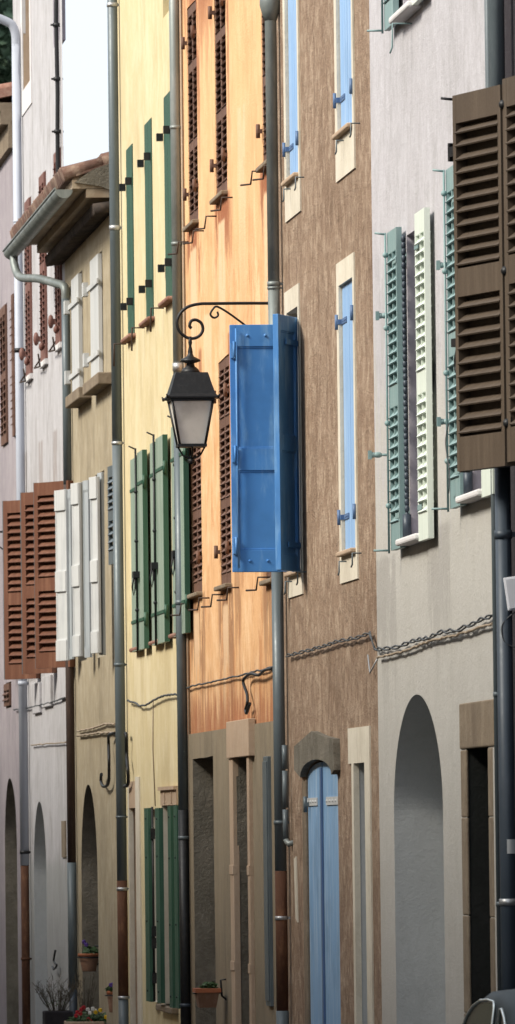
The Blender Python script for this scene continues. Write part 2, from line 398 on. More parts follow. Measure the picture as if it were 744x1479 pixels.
def frame_of(p0, p1):
    a = Vector((p0[0], p0[1], 0)); u = Vector((p1[0] - p0[0], p1[1] - p0[1], 0)); wdt = u.length; u.normalize()
    n = u.cross(Vector((0, 0, 1)))
    if n.y > 0.001 or (abs(n.y) < .001 and n.x > 0): n = -n          # n towards camera / street
    return a, u, n, wdt
ZV = Vector((0, 0, 1))
def louvre_leaf(parent, p0, p1, z0, z1, mat, th=.035, pitch=.06, mull=False, mids=(.5,), stile=.06, rail=.11, name='shutter', tilt=.8, hinge=None, back=False):
    a, u, n, W = frame_of(p0, p1); m = MB(); h = th / 2
    m.obox(a, u, n, ZV, 0, stile, -h, h, z0, z1); m.obox(a, u, n, ZV, W - stile, W, -h, h, z0, z1)
    rails = [(z0, z0 + rail * 1.2), (z1 - rail, z1)] + [(z0 + (z1 - z0) * q - rail * .5, z0 + (z1 - z0) * q + rail * .5) for q in mids]
    for r0, r1 in rails: m.obox(a, u, n, ZV, stile, W - stile, -h + .001, h - .001, r0, r1)
    if mull: m.obox(a, u, n, ZV, W / 2 - .016, W / 2 + .016, -h + .002, h - .002, z0 + rail, z1 - rail)
    rails.sort()
    for i in range(len(rails) - 1):
        q0, q1 = rails[i][1], rails[i + 1][0]; k = max(1, round((q1 - q0) / pitch)); dz = (q1 - q0) / k
        for j in range(k):
            zc = q0 + dz * (j + .5)
            hw = pitch * (.5 if back else .6); s1 = n * math.cos(tilt) - ZV * math.sin(tilt); s2 = n * math.sin(tilt) + ZV * math.cos(tilt)
            wob = random.uniform(-.003, .003)
            m.obox(a + ZV * (zc + wob) + n * (h * .25 if back else 0), u, s1, s2, stile - .004, W - stile + .004, -hw, hw, -.005, .005)
    if back: m.obox(a, u, n, ZV, .003, W - .003, -h - .012, -h - .001, z0 + .004, z1 - .004)
    o = m.build(name, mat, parent)
    return o, (a, u, n, W)
def hinge_on(leaf, a, u, n, at, z, mat, th=.035, strap=.22, pin=True, name='hinge'):
    m = MB()
    s0, s1 = (at, at + strap) if strap > 0 else (at + strap, at)
    m.obox(a, u, n, ZV, s0, s1, th / 2, th / 2 + .006, z - .02, z + .02)
    p = a + u * at + n * (th / 2)
    if pin: m.tube([p + ZV * (z - .055), p + ZV * (z + .055)], .017, 8)
    return m.build(name, mat, leaf)

def plank_leaf(parent, p0, p1, z0, z1, mat, th=.035, planks=4, name='shutter', arch=None):
    a, u, n, W = frame_of(p0, p1); m = MB(); h = th / 2; g = .004
    for i in range(planks):
        q0, q1 = W * i / planks + g, W * (i + 1) / planks - g
        top = lambda q: z1 if arch is None else arch(q)
        vs = []
        for nn in (-h, h):
            for q in (q0, q1): vs += [a + u * q + n * nn + ZV * z0, a + u * q + n * nn + ZV * top(q)]
        m.add(vs, [(0, 1, 3, 2), (4, 6, 7, 5), (0, 4, 5, 1), (2, 3, 7, 6), (0, 2, 6, 4), (1, 5, 7, 3)])
    m.obox(a, u, n, ZV, .005, W - .005, -h + .006, h - .008, z0 + .002, (z1 if arch is None else min(arch(0), arch(W))) - .01)
    return m.build(name, mat, parent), (a, u, n, W)

def panel_leaf(parent, p0, p1, z0, z1, mat, th=.035, name='shutter', rails=(.0, .5, 1.), stile=.05, rail=.13, bolts=False, blocks=False, bevel=.004):
    a, u, n, W = frame_of(p0, p1); m = MB(); h = th / 2
    m.obox(a, u, n, ZV, 0, stile, -h, h, z0, z1); m.obox(a, u, n, ZV, W - stile, W, -h, h, z0, z1)
    m.obox(a, u, n, ZV, stile, W - stile, -h * .4, h * .4, z0 + .01, z1 - .01)
    for q in rails:
        zc = z0 + rail / 2 + (z1 - z0 - rail) * q
        hh = h + (.012 if blocks else -.001)
        m.obox(a, u, n, ZV, stile - (.02 if blocks else 0), W - stile + (.02 if blocks else 0), -h, hh, zc - rail / 2, zc + rail / 2)
        if bolts and q in (0., 1.):
            for e in (.35, .68):
                m.ball(a + u * (W * e) + n * h + ZV * zc, .012, 8, 6)
    for i in range(len(rails) - 1):    # inner moulding lines
        za = z0 + rail + (z1 - z0 - rail) * rails[i]; zb = z0 + (z1 - z0 - rail) * rails[i + 1]
        m.obox(a, u, n, ZV, stile, stile + .012, -h * .7, h * .7, za, zb); m.obox(a, u, n, ZV, W - stile - .012, W - stile, -h * .7, h * .7, za, zb)
        m.obox(a, u, n, ZV, stile, W - stile, -h * .7, h * .7, za, za + .012); m.obox(a, u, n, ZV, stile, W - stile, -h * .7, h * .7, zb - .012, zb)
    return m.build(name, mat, parent, bevel=bevel), (a, u, n, W)

def window_fill(house, X, y0, y1, z0, z1, depth=.22, mat=None):
    f = MB(); x0, x1 = X + depth, X + depth + .05; t = .055; yc = (y0 + y1) / 2
    f.box(x0, x1, y0 - .02, y0 + t, z0, z1); f.box(x0, x1, y1 - t, y1 + .02, z0, z1)
    f.box(x0, x1, y0 + t, y1 - t, z0, z0 + t); f.box(x0, x1, y0 + t, y1 - t, z1 - t, z1)
    f.box(x0 - .004, x1, yc - .04, yc + .04, z0 + t, z1 - t)
    for q in (.34, .67): f.box(x0 + .002, x1, y0 + t, yc - .04, z0 + (z1 - z0) * q - .014, z0 + (z1 - z0) * q + .014); f.box(x0 + .002, x1, yc + .04, y1 - t, z0 + (z1 - z0) * q - .014, z0 + (z1 - z0) * q + .014)
    fo = f.build('window_frame', mat or MT['white_paint'], house)
    g = MB().box(x0 + .02, x0 + .026, y0, y1, z0, z1); g.build('window_glass', MT['glass'], fo)
def sill(house, X, y0, y1, z, mat, out=.09, th=.04, drop=.0):
    m = MB(); k = 5
    m.box(X - out, X + .2, y0 - .04, y1 + .04, z - th, z)
    return m.build('window_sill', mat, house, bevel=.012)
def surround(house, X, y0, y1, z0, z1, zt, zb, wl_, wr_, mat, th=.012, name='window_surround', top_rise=0):
    """flat lime band framing an opening (y0..y1, z0..z1), outer top zt, outer bottom zb"""
    m = MB(); x0 = X - th
    m.box(x0, X + .03, y0 - wr_, y0, zb, zt); m.box(x0, X + .03, y1, y1 + wl_, zb, zt)
    m.box(x0, X + .03, y0, y1, z1, zt)
    if zb < z0: m.box(x0, X + .03, y0, y1, zb, z0)
    return m.build(name, mat, house)

# ------------------------------------------------------------------ ground (all structure)
def gsheet(name, x0, x1, ys, mat, dz=0., thick=0):
    m = MB(); vs = []
    for y in ys: vs += [(x0, y, gz(y) + dz), (x1, y, gz(y) + dz)]
    m.add(vs, [(2 * i, 2 * i + 1, 2 * i + 3, 2 * i + 2) for i in range(len(ys) - 1)])
    if thick:
        for x in (x0, x1):
            vv = []
            for y in ys: vv += [(x, y, gz(y) + dz), (x, y, gz(y) + dz - thick)]
            m.add(vv, [(2 * i, 2 * i + 1, 2 * i + 3, 2 * i + 2) for i in range(len(ys) - 1)])
    return tag(m.build(name, mat), kind='structure')
YS = [-400, -60, 0, 41, 44, 47, 50, 120, 1500]
gsheet('ground', -900, 900, YS, MT['asphalt'], -.02)
YR = [-20, 0, 41, 44, 47, 50, 120, 135]
gsheet('road', -2.5, 5.2, YR, MT['asphalt'], 0)
gsheet('pavement', 5.25, 6.6, [45.7, 47, 50, 120, 135], MT['paving'], .004)
gsheet('kerb', 5.2, 5.32, [45.7, 47, 50, 120, 135], MT['paving'], .03, .06)

# ------------------------------------------------------------------ wooded hill
def hill_z(x, y):
    d = 1 / (1 + ((x - 5) / 25) ** 2) if x > 5 else 1
    h = 40 * d * math.exp(-((y - 330) / 110) ** 2)
    return h - 1.5 + (1.5 * noise.noise(Vector((x * .03, y * .03, 0))) + 3.5) * min(1, h / 10)
m = MB(); gx = [-220 + 12 * i for i in range(40)]; gy_ = [98 + 14 * i for i in range(31)]
m.add([(x, y, hill_z(x, y) if y < 515 else -1.5) for y in gy_ for x in gx],
      [(j * 40 + i, j * 40 + i + 1, (j + 1) * 40 + i + 1, (j + 1) * 40 + i) for j in range(30) for i in range(39)], True)
tag(m.build('hill', MT['hill']), kind='structure')
m = MB(); rr = random.Random(3)
for k in range(90):
    y = rr.uniform(270, 330); x = rr.uniform(3.5, 20.5) * y / 300
    if k > 60: x = rr.uniform(-60, 3)
    tz = hill_z(x, y); hgt = rr.uniform(6, 11); cr = rr.uniform(1.6, 2.8)
    if x > 17.5 * y / 300: cr = 1.0
    lobes = [(rr.uniform(-1, 1) * cr * .6, rr.uniform(-1, 1) * cr * .6, rr.uniform(-.1, .9) * hgt * .45, rr.uniform(.5, .9) * cr) for _ in range(7)]
    for _ in range(330):
        lx, ly, lz, lr = rr.choice(lobes); d = Vector((rr.gauss(0, 1), rr.gauss(0, 1), rr.gauss(0, 1))).normalized() * lr * rr.uniform(.7, 1.05)
        p = Vector((x + lx, y + ly, tz + hgt * .5 + lz)) + d; s = rr.uniform(.12, .3)
        a = Vector((rr.gauss(0, 1), rr.gauss(0, 1), rr.gauss(0, 1))).normalized(); b = a.orthogonal().normalized()
        m.add([p - a * s - b * s * .6, p + a * s - b * s * .7, p + a * s * .8 + b * s * .6, p - a * s * .7 + b * s * .7], [(0, 1, 2, 3)])
tag(m.build('woodland', MT['forest']), 'dull green far off trees covering the hillside behind the rooftops', 'woodland', kind='stuff')

# ------------------------------------------------------------------ house boundaries on the street line
bY = lambda px, py=700: hit(px, py)[0]
Y7, Y67, Y56, Y45, Y34, Y23, Y12, Y01 = 41.5, bY(718), bY(542), bY(404), bY(265), bY(172), bY(97), bY(26)
def house(name, y0, y1, label, cat='house', X=6.0):
    return thing(name, (X, (y0 + y1) / 2, 0), label, cat)

# ============ pale grey-lilac house (second from the right)
H6 = house('terraced_house', Y67, Y56, 'pale grey lilac rendered house with teal louvred shutters and a wide blind arch')
holes = []
W1 = [hit(616, 560)[0], hit(590, 560)[0], 4.36, 6.40]
W0 = [W1[0], W1[1], 7.88, 9.85]
W2 = [hit(701, 560)[0], hit(679, 560)[0], 4.50, 6.53]
W2[0] = W2[1] - (W1[1] - W1[0])
W3 = [W2[0], W2[1], 8.0, 9.95]
for q in (W1, W0, W2, W3): holes.append(dict(loop=loop_rect(*q), depth=.34, mi=1))
ya, yb = hit(641, 1250)[0], hit(570, 1250)[0]
za = hit(600, 1004)[1]
holes.append(dict(loop=loop_arch(ya, yb, 0, za - .8, .8, .008), depth=.62, mi=2, back=2))
dq = [hit(708, 1250)[0], hit(676, 1250)[0], 0, hit(690, 1079)[1]]
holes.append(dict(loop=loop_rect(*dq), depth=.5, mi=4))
m = MB(); wall_sheet(m, 6.0, Y67 + .002, Y56 - .002, -.3, 12, holes); house_body(m, 6.0, Y67 + .002, Y56 - .002, -.3, 12)
m.build('wall', [MT['grey_render'], MT['lilac_reveal'], MT['grey_reveal'], MT['grey_stone'], MT['inside']], H6)
roof_over(H6, 6.0, Y67, Y56, 12)
for q in (W1, W0, W2, W3): window_fill(H6, 6.0, *q, depth=.3)
# stone door frame: lintel and jambs, set 1.5 cm proud
X = 6.0; yl0, yl1 = hit(715, 1050)[0], hit(666, 1050)[0]
zl = hit(690, 1013)[1]
m = MB(); m.box(X - .012, X + .05, yl0, yl1, dq[3] - .004, zl); m.build('door_lintel', MT['stone'], H6, bevel=.01)
for (p, q) in ((dq[0] - .2, dq[0] + .006), (dq[1] - .006, yl1)):
    m = MB(); zz = 0
    while zz < dq[3] - .06:
        hgt = min(.62, dq[3] - .008 - zz); m.cut(); m.box(X - .006, X + .012, p, q, zz, zz + hgt - .004); zz += .62
    m.build('door_jamb', MT['stone'], H6, bevel=.008)
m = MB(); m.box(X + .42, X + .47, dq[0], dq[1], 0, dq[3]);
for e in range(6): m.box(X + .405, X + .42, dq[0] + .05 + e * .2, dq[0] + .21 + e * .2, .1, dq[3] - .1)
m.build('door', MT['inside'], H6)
def open_pair(H, q, zt, zb, pf, pn, mats, side='teal', tilt=.5, stand=.03, far_w=None):
    """two louvred leaves opened flat against the wall either side of an opening"""
    th = .038; Xm = 6.0 - stand - th / 2
    out = []
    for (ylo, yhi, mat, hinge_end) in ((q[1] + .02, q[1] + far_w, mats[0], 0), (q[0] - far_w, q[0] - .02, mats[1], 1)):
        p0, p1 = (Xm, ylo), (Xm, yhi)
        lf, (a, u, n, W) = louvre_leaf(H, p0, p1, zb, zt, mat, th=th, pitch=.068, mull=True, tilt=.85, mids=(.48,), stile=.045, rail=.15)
        for zz in (zb + .22, zt - .22):
            mm = MB(); yy = ylo if hinge_end == 0 else yhi
            mm.tube([(6.0 - .004, yy, zz - .05), (6.0 - .004, yy, zz + .05)], .014, 6)
            mm.box(Xm - th / 2 - .005, Xm - th / 2 + .001, min(yy, yy + (.2 if hinge_end == 0 else -.2)), max(yy, yy + (.2 if hinge_end == 0 else -.2)), zz - .018, zz + .018)
            mm.build('hinge', MT['teal_paint'], lf)
        out.append((lf, ylo, yhi, Xm))
    return out
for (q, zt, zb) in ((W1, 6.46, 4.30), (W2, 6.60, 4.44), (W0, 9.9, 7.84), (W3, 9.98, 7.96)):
    lv = open_pair(H6, q, zt, zb, None, None, (MT['teal_paint'], MT['teal_glare']), far_w=.56)
    lf, ylo, yhi, Xm = lv[0]
    # espagnolette rod on the free edge of the far leaf, with its top hook
    r = MB(); r.tube([(Xm - .035, yhi - .03, zb - .02), (Xm - .035, yhi - .03, zt + .0)], .008, 6)
    r.tube([(Xm - .035, yhi - .03, zt - .01), (Xm - .105, yhi - .02, zt + .0)], .008, 6); r.tube([(Xm - .035, yhi - .03, zb), (Xm - .14, yhi - .02, zb)], .008, 6)
    for e in (.14, .4, .7, .93): r.ball((Xm - .035, yhi - .03, zb + (zt - zb) * e), .02, 8, 6)
    r.build('shutter_rod', MT['teal_paint'], lf)
    sm = MB(); sm.box(5.9, 6.2, q[0] - .03, q[1] + .03, q[2] - .05, q[2] - .005); sm.build('window_sill', MT['white_surround'], H6, bevel=.014)
# twisted iron bar standing in the reveal
for q in (W1, W2):
    m = MB(); yb_ = q[1] - .03
    for k in range(46):
        zz = q[2] + (q[3] - q[2]) * k / 46; m.ball((5.975, yb_ + .006 * math.sin(k * 1.3), zz + .02), .018, 7, 5, (1, 1, 1.5))
    m.cyl(5.975, yb_, q[2], q[2] + .16, .03, 10)
    m.build('window_post', MT['navy_pipe'], H6)
def wall_latch(px, py, Hs, mat, X=6.0, ln=.085):
    y, z = hit(px, py, X - .04)
    m = MB(); m.tube([(X + .02, y, z), (X - .06, y, z)], .01, 6)
    m.ball((X - .07, y, z), .026, 8, 6, (1.3, .8, .8)); m.ball((X - .105, y, z), .02, 8, 6, (1.2, .8, 1))
    m.obox(Vector((X - .125, y, z)), Vector((1, 0, 0)), Vector((0, 1, 0)), ZV, -.012, .012, -.015, .015, -.03, .03)
    m.build('shutter_stop', mat, Hs)
for p in ((563, 456), (552, 657), (652, 383), (653, 609)): wall_latch(*p, H6, MT['teal_paint'])

# ============ brown rough-cast house
H5 = house('terraced_house', Y56, Y45, 'rough brown rendered house with sky blue plank shutters in cream surrounds')
holes = []; wins = []
def bwin(pl, pr, yt, yb): q = rect(pl, pr, yt, yb); wins.append(q); holes.append(dict(loop=loop_rect(*q), depth=.3, mi=1)); return q
BA0 = bwin(414.5, 431.5, -112, 258); BB0 = bwin(488.5, 510, -180, 188)
BA1 = bwin(418, 434, 446, 826); BB1 = bwin(493.5, 513.5, 405, 796)
dA = [hit(490, 1290)[0], hit(445, 1290)[0], 0, 0]
zs = hit(446, 1122)[1]; zt = hit(466, 1099)[1]
holes.append(dict(loop=loop_arch(dA[0], dA[1], 0, zs, zt - zs, .004), depth=.3, mi=2))
gq = rect(515, 531, 1101, 1700); gq[2] = 0
holes.append(dict(loop=loop_rect(*gq), depth=.5, mi=3, back=3))
m = MB(); wall_sheet(m, 6.0, Y56 + .002, Y45 - .002, -.3, 12, holes); house_body(m, 6.0, Y56 + .002, Y45 - .002, -.3, 12)
m.build('wall', [MT['brown_render'], MT['cream'], MT['stone'], MT['grey_reveal']], H5)
roof_over(H5, 6.0, Y56, Y45, 12)
for q, (ztop, zbot) in zip(wins, ((2.2, .30), (2.2, .33), (None, .19), (None, .22))):
    topz = q[3] + (.17 if ztop is None else .15)
    surround(H5, 6.0, q[0], q[1], q[2], q[3], topz, q[2] - zbot, .15, .10, MT['cream'])
    window_fill(H5, 6.0, *q, depth=.24)
    mm = MB(); mm.box(5.945, 6.1, q[0] - .02, q[1] + .02, q[2] - .03, q[2] + .004); mm.build('window_sill', MT['pink_cement'], H5, bevel=.01)
# closed blue shutters (every window but the one folded out)
for q in (BA0, BB0, BB1):
    yc = (q[0] + q[1]) / 2
    for (u0, u1, he) in ((q[1] - .006, yc + .004, 0), (yc - .004, q[0] + .006, 1)):
        lf, (a, u, n, W) = plank_leaf(H5, (6.035, u0), (6.035, u1), q[2] + .01, q[3] - .005, MT['sky_paint'], th=.04, planks=3)
        for zz in (q[2] + .26, q[3] - .26):
            mm = MB(); yy = u0 if he == 0 else u1; ye = yy + (-.3 if he == 0 else .3)
            mm.box(6.008, 6.014, min(yy, ye), max(yy, ye), zz - .02, zz + .02)
            for e in (.1, .2, .27): mm.ball((6.008, yy + (ye - yy) * e / .3, zz), .008, 6, 4)
            mm.tube([(5.978, yy + (.06 if he == 0 else -.06), zz - .055), (5.978, yy + (.06 if he == 0 else -.06), zz + .055)], .014, 8)
            mm.box(5.982, 6.012, min(yy, yy + (.05 if he == 0 else -.05)), max(yy, yy + (.05 if he == 0 else -.05)), zz - .018, zz + .018)
            mm.build('hinge', MT['hinge_blue'], lf)
def stay(px, py, Hs, mat, X=6.0, k=1., kind=0):
    y, z = hit(px, py, X - .06); m = MB()
    if kind == 0: m.tube([(X + .02, y, z), (X - .13 * k, y, z), (X - .135 * k, y - .01, z - .16 * k), (X - .15 * k, y, z - .2 * k)], .0065, 6)
    else: m.tube([(X + .02, y - .05, z), (X - .09 * k, y - .05, z), (X - .1 * k, y + .0, z - .10 * k), (X - .17 * k, y + .1, z - .10 * k)], .008, 6)
    m.build('shutter_hook', mat, Hs)
for p in ((487, 203), (508, 178), (411, 273), (428, 256), (491, 811), (510, 799), (413, 840), (431, 826)): stay(*p, H5, MT['slate_pipe'], k=.5)
for p in ((582, 34),): stay(*p, H6, MT['teal_paint'])
# folded-out blue shutter: near leaf swung past square, far leaf square to the wall
hY = BA1[0] - .02; a = math.radians(24); L = .47
zT, zB = hy(404, 455, hY - .3)[1], hy(412, 824, hY - .3)[1]
p0 = (5.965, hY); p1 = (5.965 - L * math.sin(a) , hY - L * math.cos(a))
lf, (aa, u, n, W) = panel_leaf(H5, p0, p1, zB, zT, MT['blue_paint'], th=.045, rails=(0, .5, 1), rail=.12, stile=.06, name='shutter')
for zz in (zB + .2, zT - .2):
    mm = MB(); mm.box(5.945, 6.01, hY - .02, hY + .05, zz - .02, zz + .02); mm.tube([(5.95, hY, zz - .07), (5.95, hY, zz + .07)], .024, 8)
    mm.obox(aa, u, n, ZV, 0, .3, .0225, .03, zz - .02, zz + .02); mm.build('hinge', MT['blue_paint'], lf)
fY = BA1[1] + .02
xL = hy(334, 650, fY)[0]; zT2 = hy(365, 469, fY)[1]; zB2 = hy(370, 826, fY)[1]
lf2, (aa, u, n, W) = panel_leaf(H5, (5.97, fY), (xL, fY + .015), zB2, zT2, MT['blue_paint'], th=.045, rails=(0, .45, 1), rail=.17, stile=.045, bolts=True, name='shutter')
mm = MB()
for zz in (zB2 + .2, (zB2 + zT2) / 2 - .05, zT2 - .2):
    mm.cut(); mm.box(xL + .005, xL + .03, fY - .04, fY - .0, zz - .06, zz + .06); mm.tube([(xL + .028, fY - .035, zz - .07), (xL + .028, fY - .035, zz + .07)], .011, 8)
mm.build('hinge', MT['blue_paint'], lf2)
mm = MB(); mm.tube([(xL + .045, fY - .032, zB2 + .03), (xL + .045, fY - .032, zT2 - .03)], .009, 6)
mm.build('shutter_rod', MT['blue_paint'], lf2)
# stone arch head over the blue door
zz = lambda px, py: hit(px, py)
P = [zz(434, 1112), zz(434, 1078), zz(459, 1056), zz(475, 1063), zz(491, 1067), zz(492, 1112)]
arc = []
c, rad = (dA[0] + dA[1]) / 2, (dA[1] - dA[0]) / 2 + .01
for i in range(13):
    an = PI * i / 12; arc.append((c - rad * math.cos(an), zs + (zt - zs + .012) * math.sin(an)))
P += [(p[0], p[1]) for p in arc if P[5][0] < p[0] < P[0][0]]
m = MB(); nP = len(P); m.add([(5.95, p[0], p[1]) for p in P] + [(6.05, p[0], p[1]) for p in P], [tuple(range(nP)), tuple(range(nP, 2 * nP))] + [(i, (i + 1) % nP, (i + 1) % nP + nP, i + nP) for i in range(nP)])
m.build('door_head', MT['grey_stone'], H5)
m = MB(); m.box(5.985, 6.04, dA[1] - .004, dA[1] + .22, 0, zs - .02); m.build('door_jamb', MT['stone'], H5, bevel=.01)
def arch_top(yy): 
    q = max(0., 1 - ((yy - c) / (rad - .01)) ** 2); return zs + (zt - zs) * math.sqrt(q)
for (u0, u1, he, xx) in ((dA[1] - .012, c + .1, 0, 6.03), (c - .0, dA[0] + .012, 1, 6.03)):
    lf, (aa, u, n, W) = plank_leaf(H5, (xx, u0), (xx, u1), .02, 0, MT['door_blue'], th=.045, planks=5, name='door', arch=(lambda q, u0=u0: arch_top(u0 - q) - .006))
    mm = MB()
    for zz_ in (zs - .19, .5):
        mm.cut()
        yy = u0 if he == 0 else u1; ye = yy + (-.72 if he == 0 else .82)
        mm.box(5.999, 6.006, min(yy, ye), max(yy, ye), zz_ - .03, zz_ + .03)
        for e in (.15, .4, .65, .9): mm.ball((5.999, yy + (ye - yy) * e, zz_), .012, 6, 4)
    mm.build('hinge_strap', MT['white_paint'], lf)
m = MB(); m.box(5.992, 6.006, c + .0, c + .1, .03, zt - .05); m.build('door_batten', MT['hinge_blue'], lf)
m = MB(); y_, z_ = hit(439, 1162, 5.96); m.tube([(5.97, y_, z_ - .06), (5.97, y_, z_ + .06)], .015, 8); m.box(5.97, 6.01, y_ - .02, y_ + .02, z_ - .015, z_ + .015); m.build('door_hinge_pin', MT['slate_pipe'], H5)
# cream surround of the grey doorway
zc0 = hit(522, 1050)[1]; ys0, ys1 = hit(538, 1250)[0], hit(505, 1075)[0]
m = MB(); m.box(5.988, 6.03, ys0, ys1, gq[3] - .003, zc0)
m.box(5.988, 6.03, ys0, gq[0] + .004, 0, gq[3] - .003); m.box(5.988, 6.03, gq[1] - .004, gq[1] + .13, 0, gq[3] - .003)
m.build('door_surround', MT['cream'], H5)
# filled crack / strip of pale mortar
y_, z1_ = hit(428, 1237); _, z0_ = hit(428, 1332)
m = MB(); m.add([(5.99, y_ - .12, z0_), (5.99, y_ + .03, z0_ + .03), (5.99, y_ + .1, z1_ - .02), (5.99, y_ - .05, z1_), (6.01, y_ - .12, z0_), (6.01, y_ + .03, z0_ + .03), (6.01, y_ + .1, z1_ - .02), (6.01, y_ - .05, z1_)],
    [(0, 1, 2, 3), (4, 5, 6, 7), (0, 1, 5, 4), (1, 2, 6, 5), (2, 3, 7, 6), (3, 0, 4, 7)]); m.build('mortar_patch', MT['cream'], H5)

# ============ orange house
OR = (.68, .40, .20)
Oq = {}
holes = []
def owin(k, pl, pr, yt, yb): q = rect(pl, pr, yt, yb); Oq[k] = q; holes.append(dict(loop=loop_rect(*q, jit=.012), depth=.25, mi=0)); return q
owin('a0', 271.5, 285, 3, 325); owin('b0', 311, 327, -45, 284); owin('c0', 378.5, 393, -110, 238)
owin('a1', 276.5, 290.5, 540, 858); owin('b1', 317, 332.5, 516, 846); owin('c1', 383, 398, 490, 838)
RD = (.30, .10, .05); PALE = (.74, .52, .33); BRN = (.26, .13, .07)
st = []
for k in ('a0', 'b0', 'c0'):
    q = Oq[k]; yc = (q[0] + q[1]) / 2; st += [(yc, 1.0, q[2], 1.0, RD, .9), (yc + .1, .45, q[2] - .2, 1.9, PALE, .9), (q[0] - .1, .25, q[3], 2.2, RD, .8)]
for k in ('a1', 'b1'):
    q = Oq[k]; yc = (q[0] + q[1]) / 2; st += [(yc, 1.0, q[2], 1.5, BRN, .9), (yc + .1, .4, q[2] - .15, 1.3, PALE, .8), (q[0] - .05, .2, q[3] + .2, 2.0, RD, .7)]
st += [(hit(388, 900)[0], .6, 4.6, 1.3, BRN, .8), (hit(300, 450)[0], .5, 6.9, 1.4, PALE, .85)]
st += [(hit(290, 60)[0], 1.7, 10.4, 2.0, RD, .85), (hit(345, 60)[0], .9, 10.6, 1.8, RD, .6), (hit(350, 300)[0], .5, 8.4, 2.2, PALE, .7), (hit(345, 900)[0], .5, 4.6, 1.3, BRN, .6), (hit(380, 700)[0], .35, 5.6, 2.2, BRN, .5)]
zb_ = hit(330, 1052)[1]
MT['orange_render'] = plaster('peeling_orange_render', OR, (.80, .56, .34), (.50, .23, .10), 3.4, .65, .12, .016, seed=40, patch=.75,
    stains=st, layers=[(zb_ + .25, .9, RD, .75, False), (7.2, 1.6, (.76, .46, .245), .6, True), (9.7, 1.2, RD, .6, True)])
m = MB(); wall_sheet(m, 6.0, Y45 + .002, Y34 - .002, zb_ - .004, 12, holes); house_body(m, 6.0, Y45 + .002, Y34 - .002, -.3, 12)
m.build('wall', [MT['orange_render']], H4 := house('terraced_house', Y45, Y34, 'peeling orange rendered house with closed reddish brown louvred shutters'))
roof_over(H4, 6.0, Y45, Y34, 12)
for k, q in Oq.items():
    yc = (q[0] + q[1]) / 2
    for (u0, u1) in ((q[1] - .006, yc + .003), (yc - .003, q[0] + .006)):
        lf, (aa, u, n, W) = louvre_leaf(H4, (6.025, u0), (6.025, u1), q[2] + .01, q[3] - .005, MT['umber'], th=.036, pitch=.062, mids=(.36, .72), stile=.05, rail=.08, tilt=.85)
    mm = MB()
    for zq in (q[2] + .3, q[3] - .3):
        for yy in (q[1] + .02, q[0] - .02):
            mm.cut(); mm.tube([(5.965, yy, zq - .055), (5.965, yy, zq + .055)], .018, 7); mm.box(5.96, 6.03, yy - .02, yy + .02, zq - .016, zq + .016)
    mm.build('shutter_hinge', MT['umber'], H4)
    mm = MB(); mm.box(5.94, 6.1, q[0] - .03, q[1] + .03, q[2] - .035, q[2] + .003); mm.build('window_sill', MT['stone'], H4, bevel=.01)
for p in ((262, 350), (284, 334), (302, 313), (325, 286), (369, 248), (387, 240), (266, 872), (292, 864), (311, 859), (334, 849), (377, 834)): stay(*p, H4, MT['iron'], kind=1)
# ground floor of the orange house in bare cement render, 2 cm proud
g1 = rect(283.5, 313, 1094, 1600); g1[2] = 0
g2 = rect(346.5, 367, 1094, 1600); g2[2] = 0
m = MB(); Xg = 5.982
wall_sheet(m, Xg, Y45 + .004, Y34 - .004, -.3, zb_, [dict(loop=loop_rect(*g1, jit=.01), depth=.75, mi=1, back=1), dict(loop=loop_rect(*g2, jit=.004), depth=.6, mi=1, back=1)])
m.add([(Xg, Y45, zb_), (6.01, Y45, zb_), (6.01, Y34, zb_), (Xg, Y34, zb_)], [(0, 1, 2, 3)])
m.build('ground_floor_wall', [MT['damp_render'], MT['grey_stone']], H4)
zp = hit(355, 1040)[1]
yp0, yp1 = hit(373, 1250)[0], hit(341, 1250)[0]
m = MB(); m.box(5.93, Xg + .01, yp0, yp1, g2[3] + .004, zp); m.build('door_lintel', MT['pink_cement'], H4, bevel=.006)
for (p, q) in ((g2[1] - .002, yp1), (g2[0] - .18, g2[0] + .002)):
    m = MB(); m.box(5.95, Xg + .02, p, q, 0, g2[3] + .002)
    for e in (1.25, 2.05, .5): m.box(5.942, Xg, p - .001, q + .001, e, e + .08)
    m.build('door_jamb', MT['pink_cement'], H4, bevel=.004)
y0_, z0_ = hit(396, 1453); _, z1_ = hit(396, 1092)
m = MB(); m.box(5.955, 6.0, y0_ - .16, y0_ + .2, z0_, z1_); m.box(5.945, 5.955, y0_ - .13, y0_ + .17, z0_ + .04, z1_ - .04)
m.build('meter_cupboard_door', MT['slate_pipe'], H4, bevel=.004)
for q, dd in ((g1, .6), (g2, .5)):
    m = MB(); m.box(Xg + dd, Xg + dd + .05, q[0], q[1], 0, q[3]); 
    for e in range(5): m.box(Xg + dd - .012, Xg + dd, q[0] + (q[1] - q[0]) * e / 5 + .03, q[0] + (q[1] - q[0]) * (e + 1) / 5 - .03, .1, q[3] - .12)
    m.build('door', MT['brown_paint'], H4)

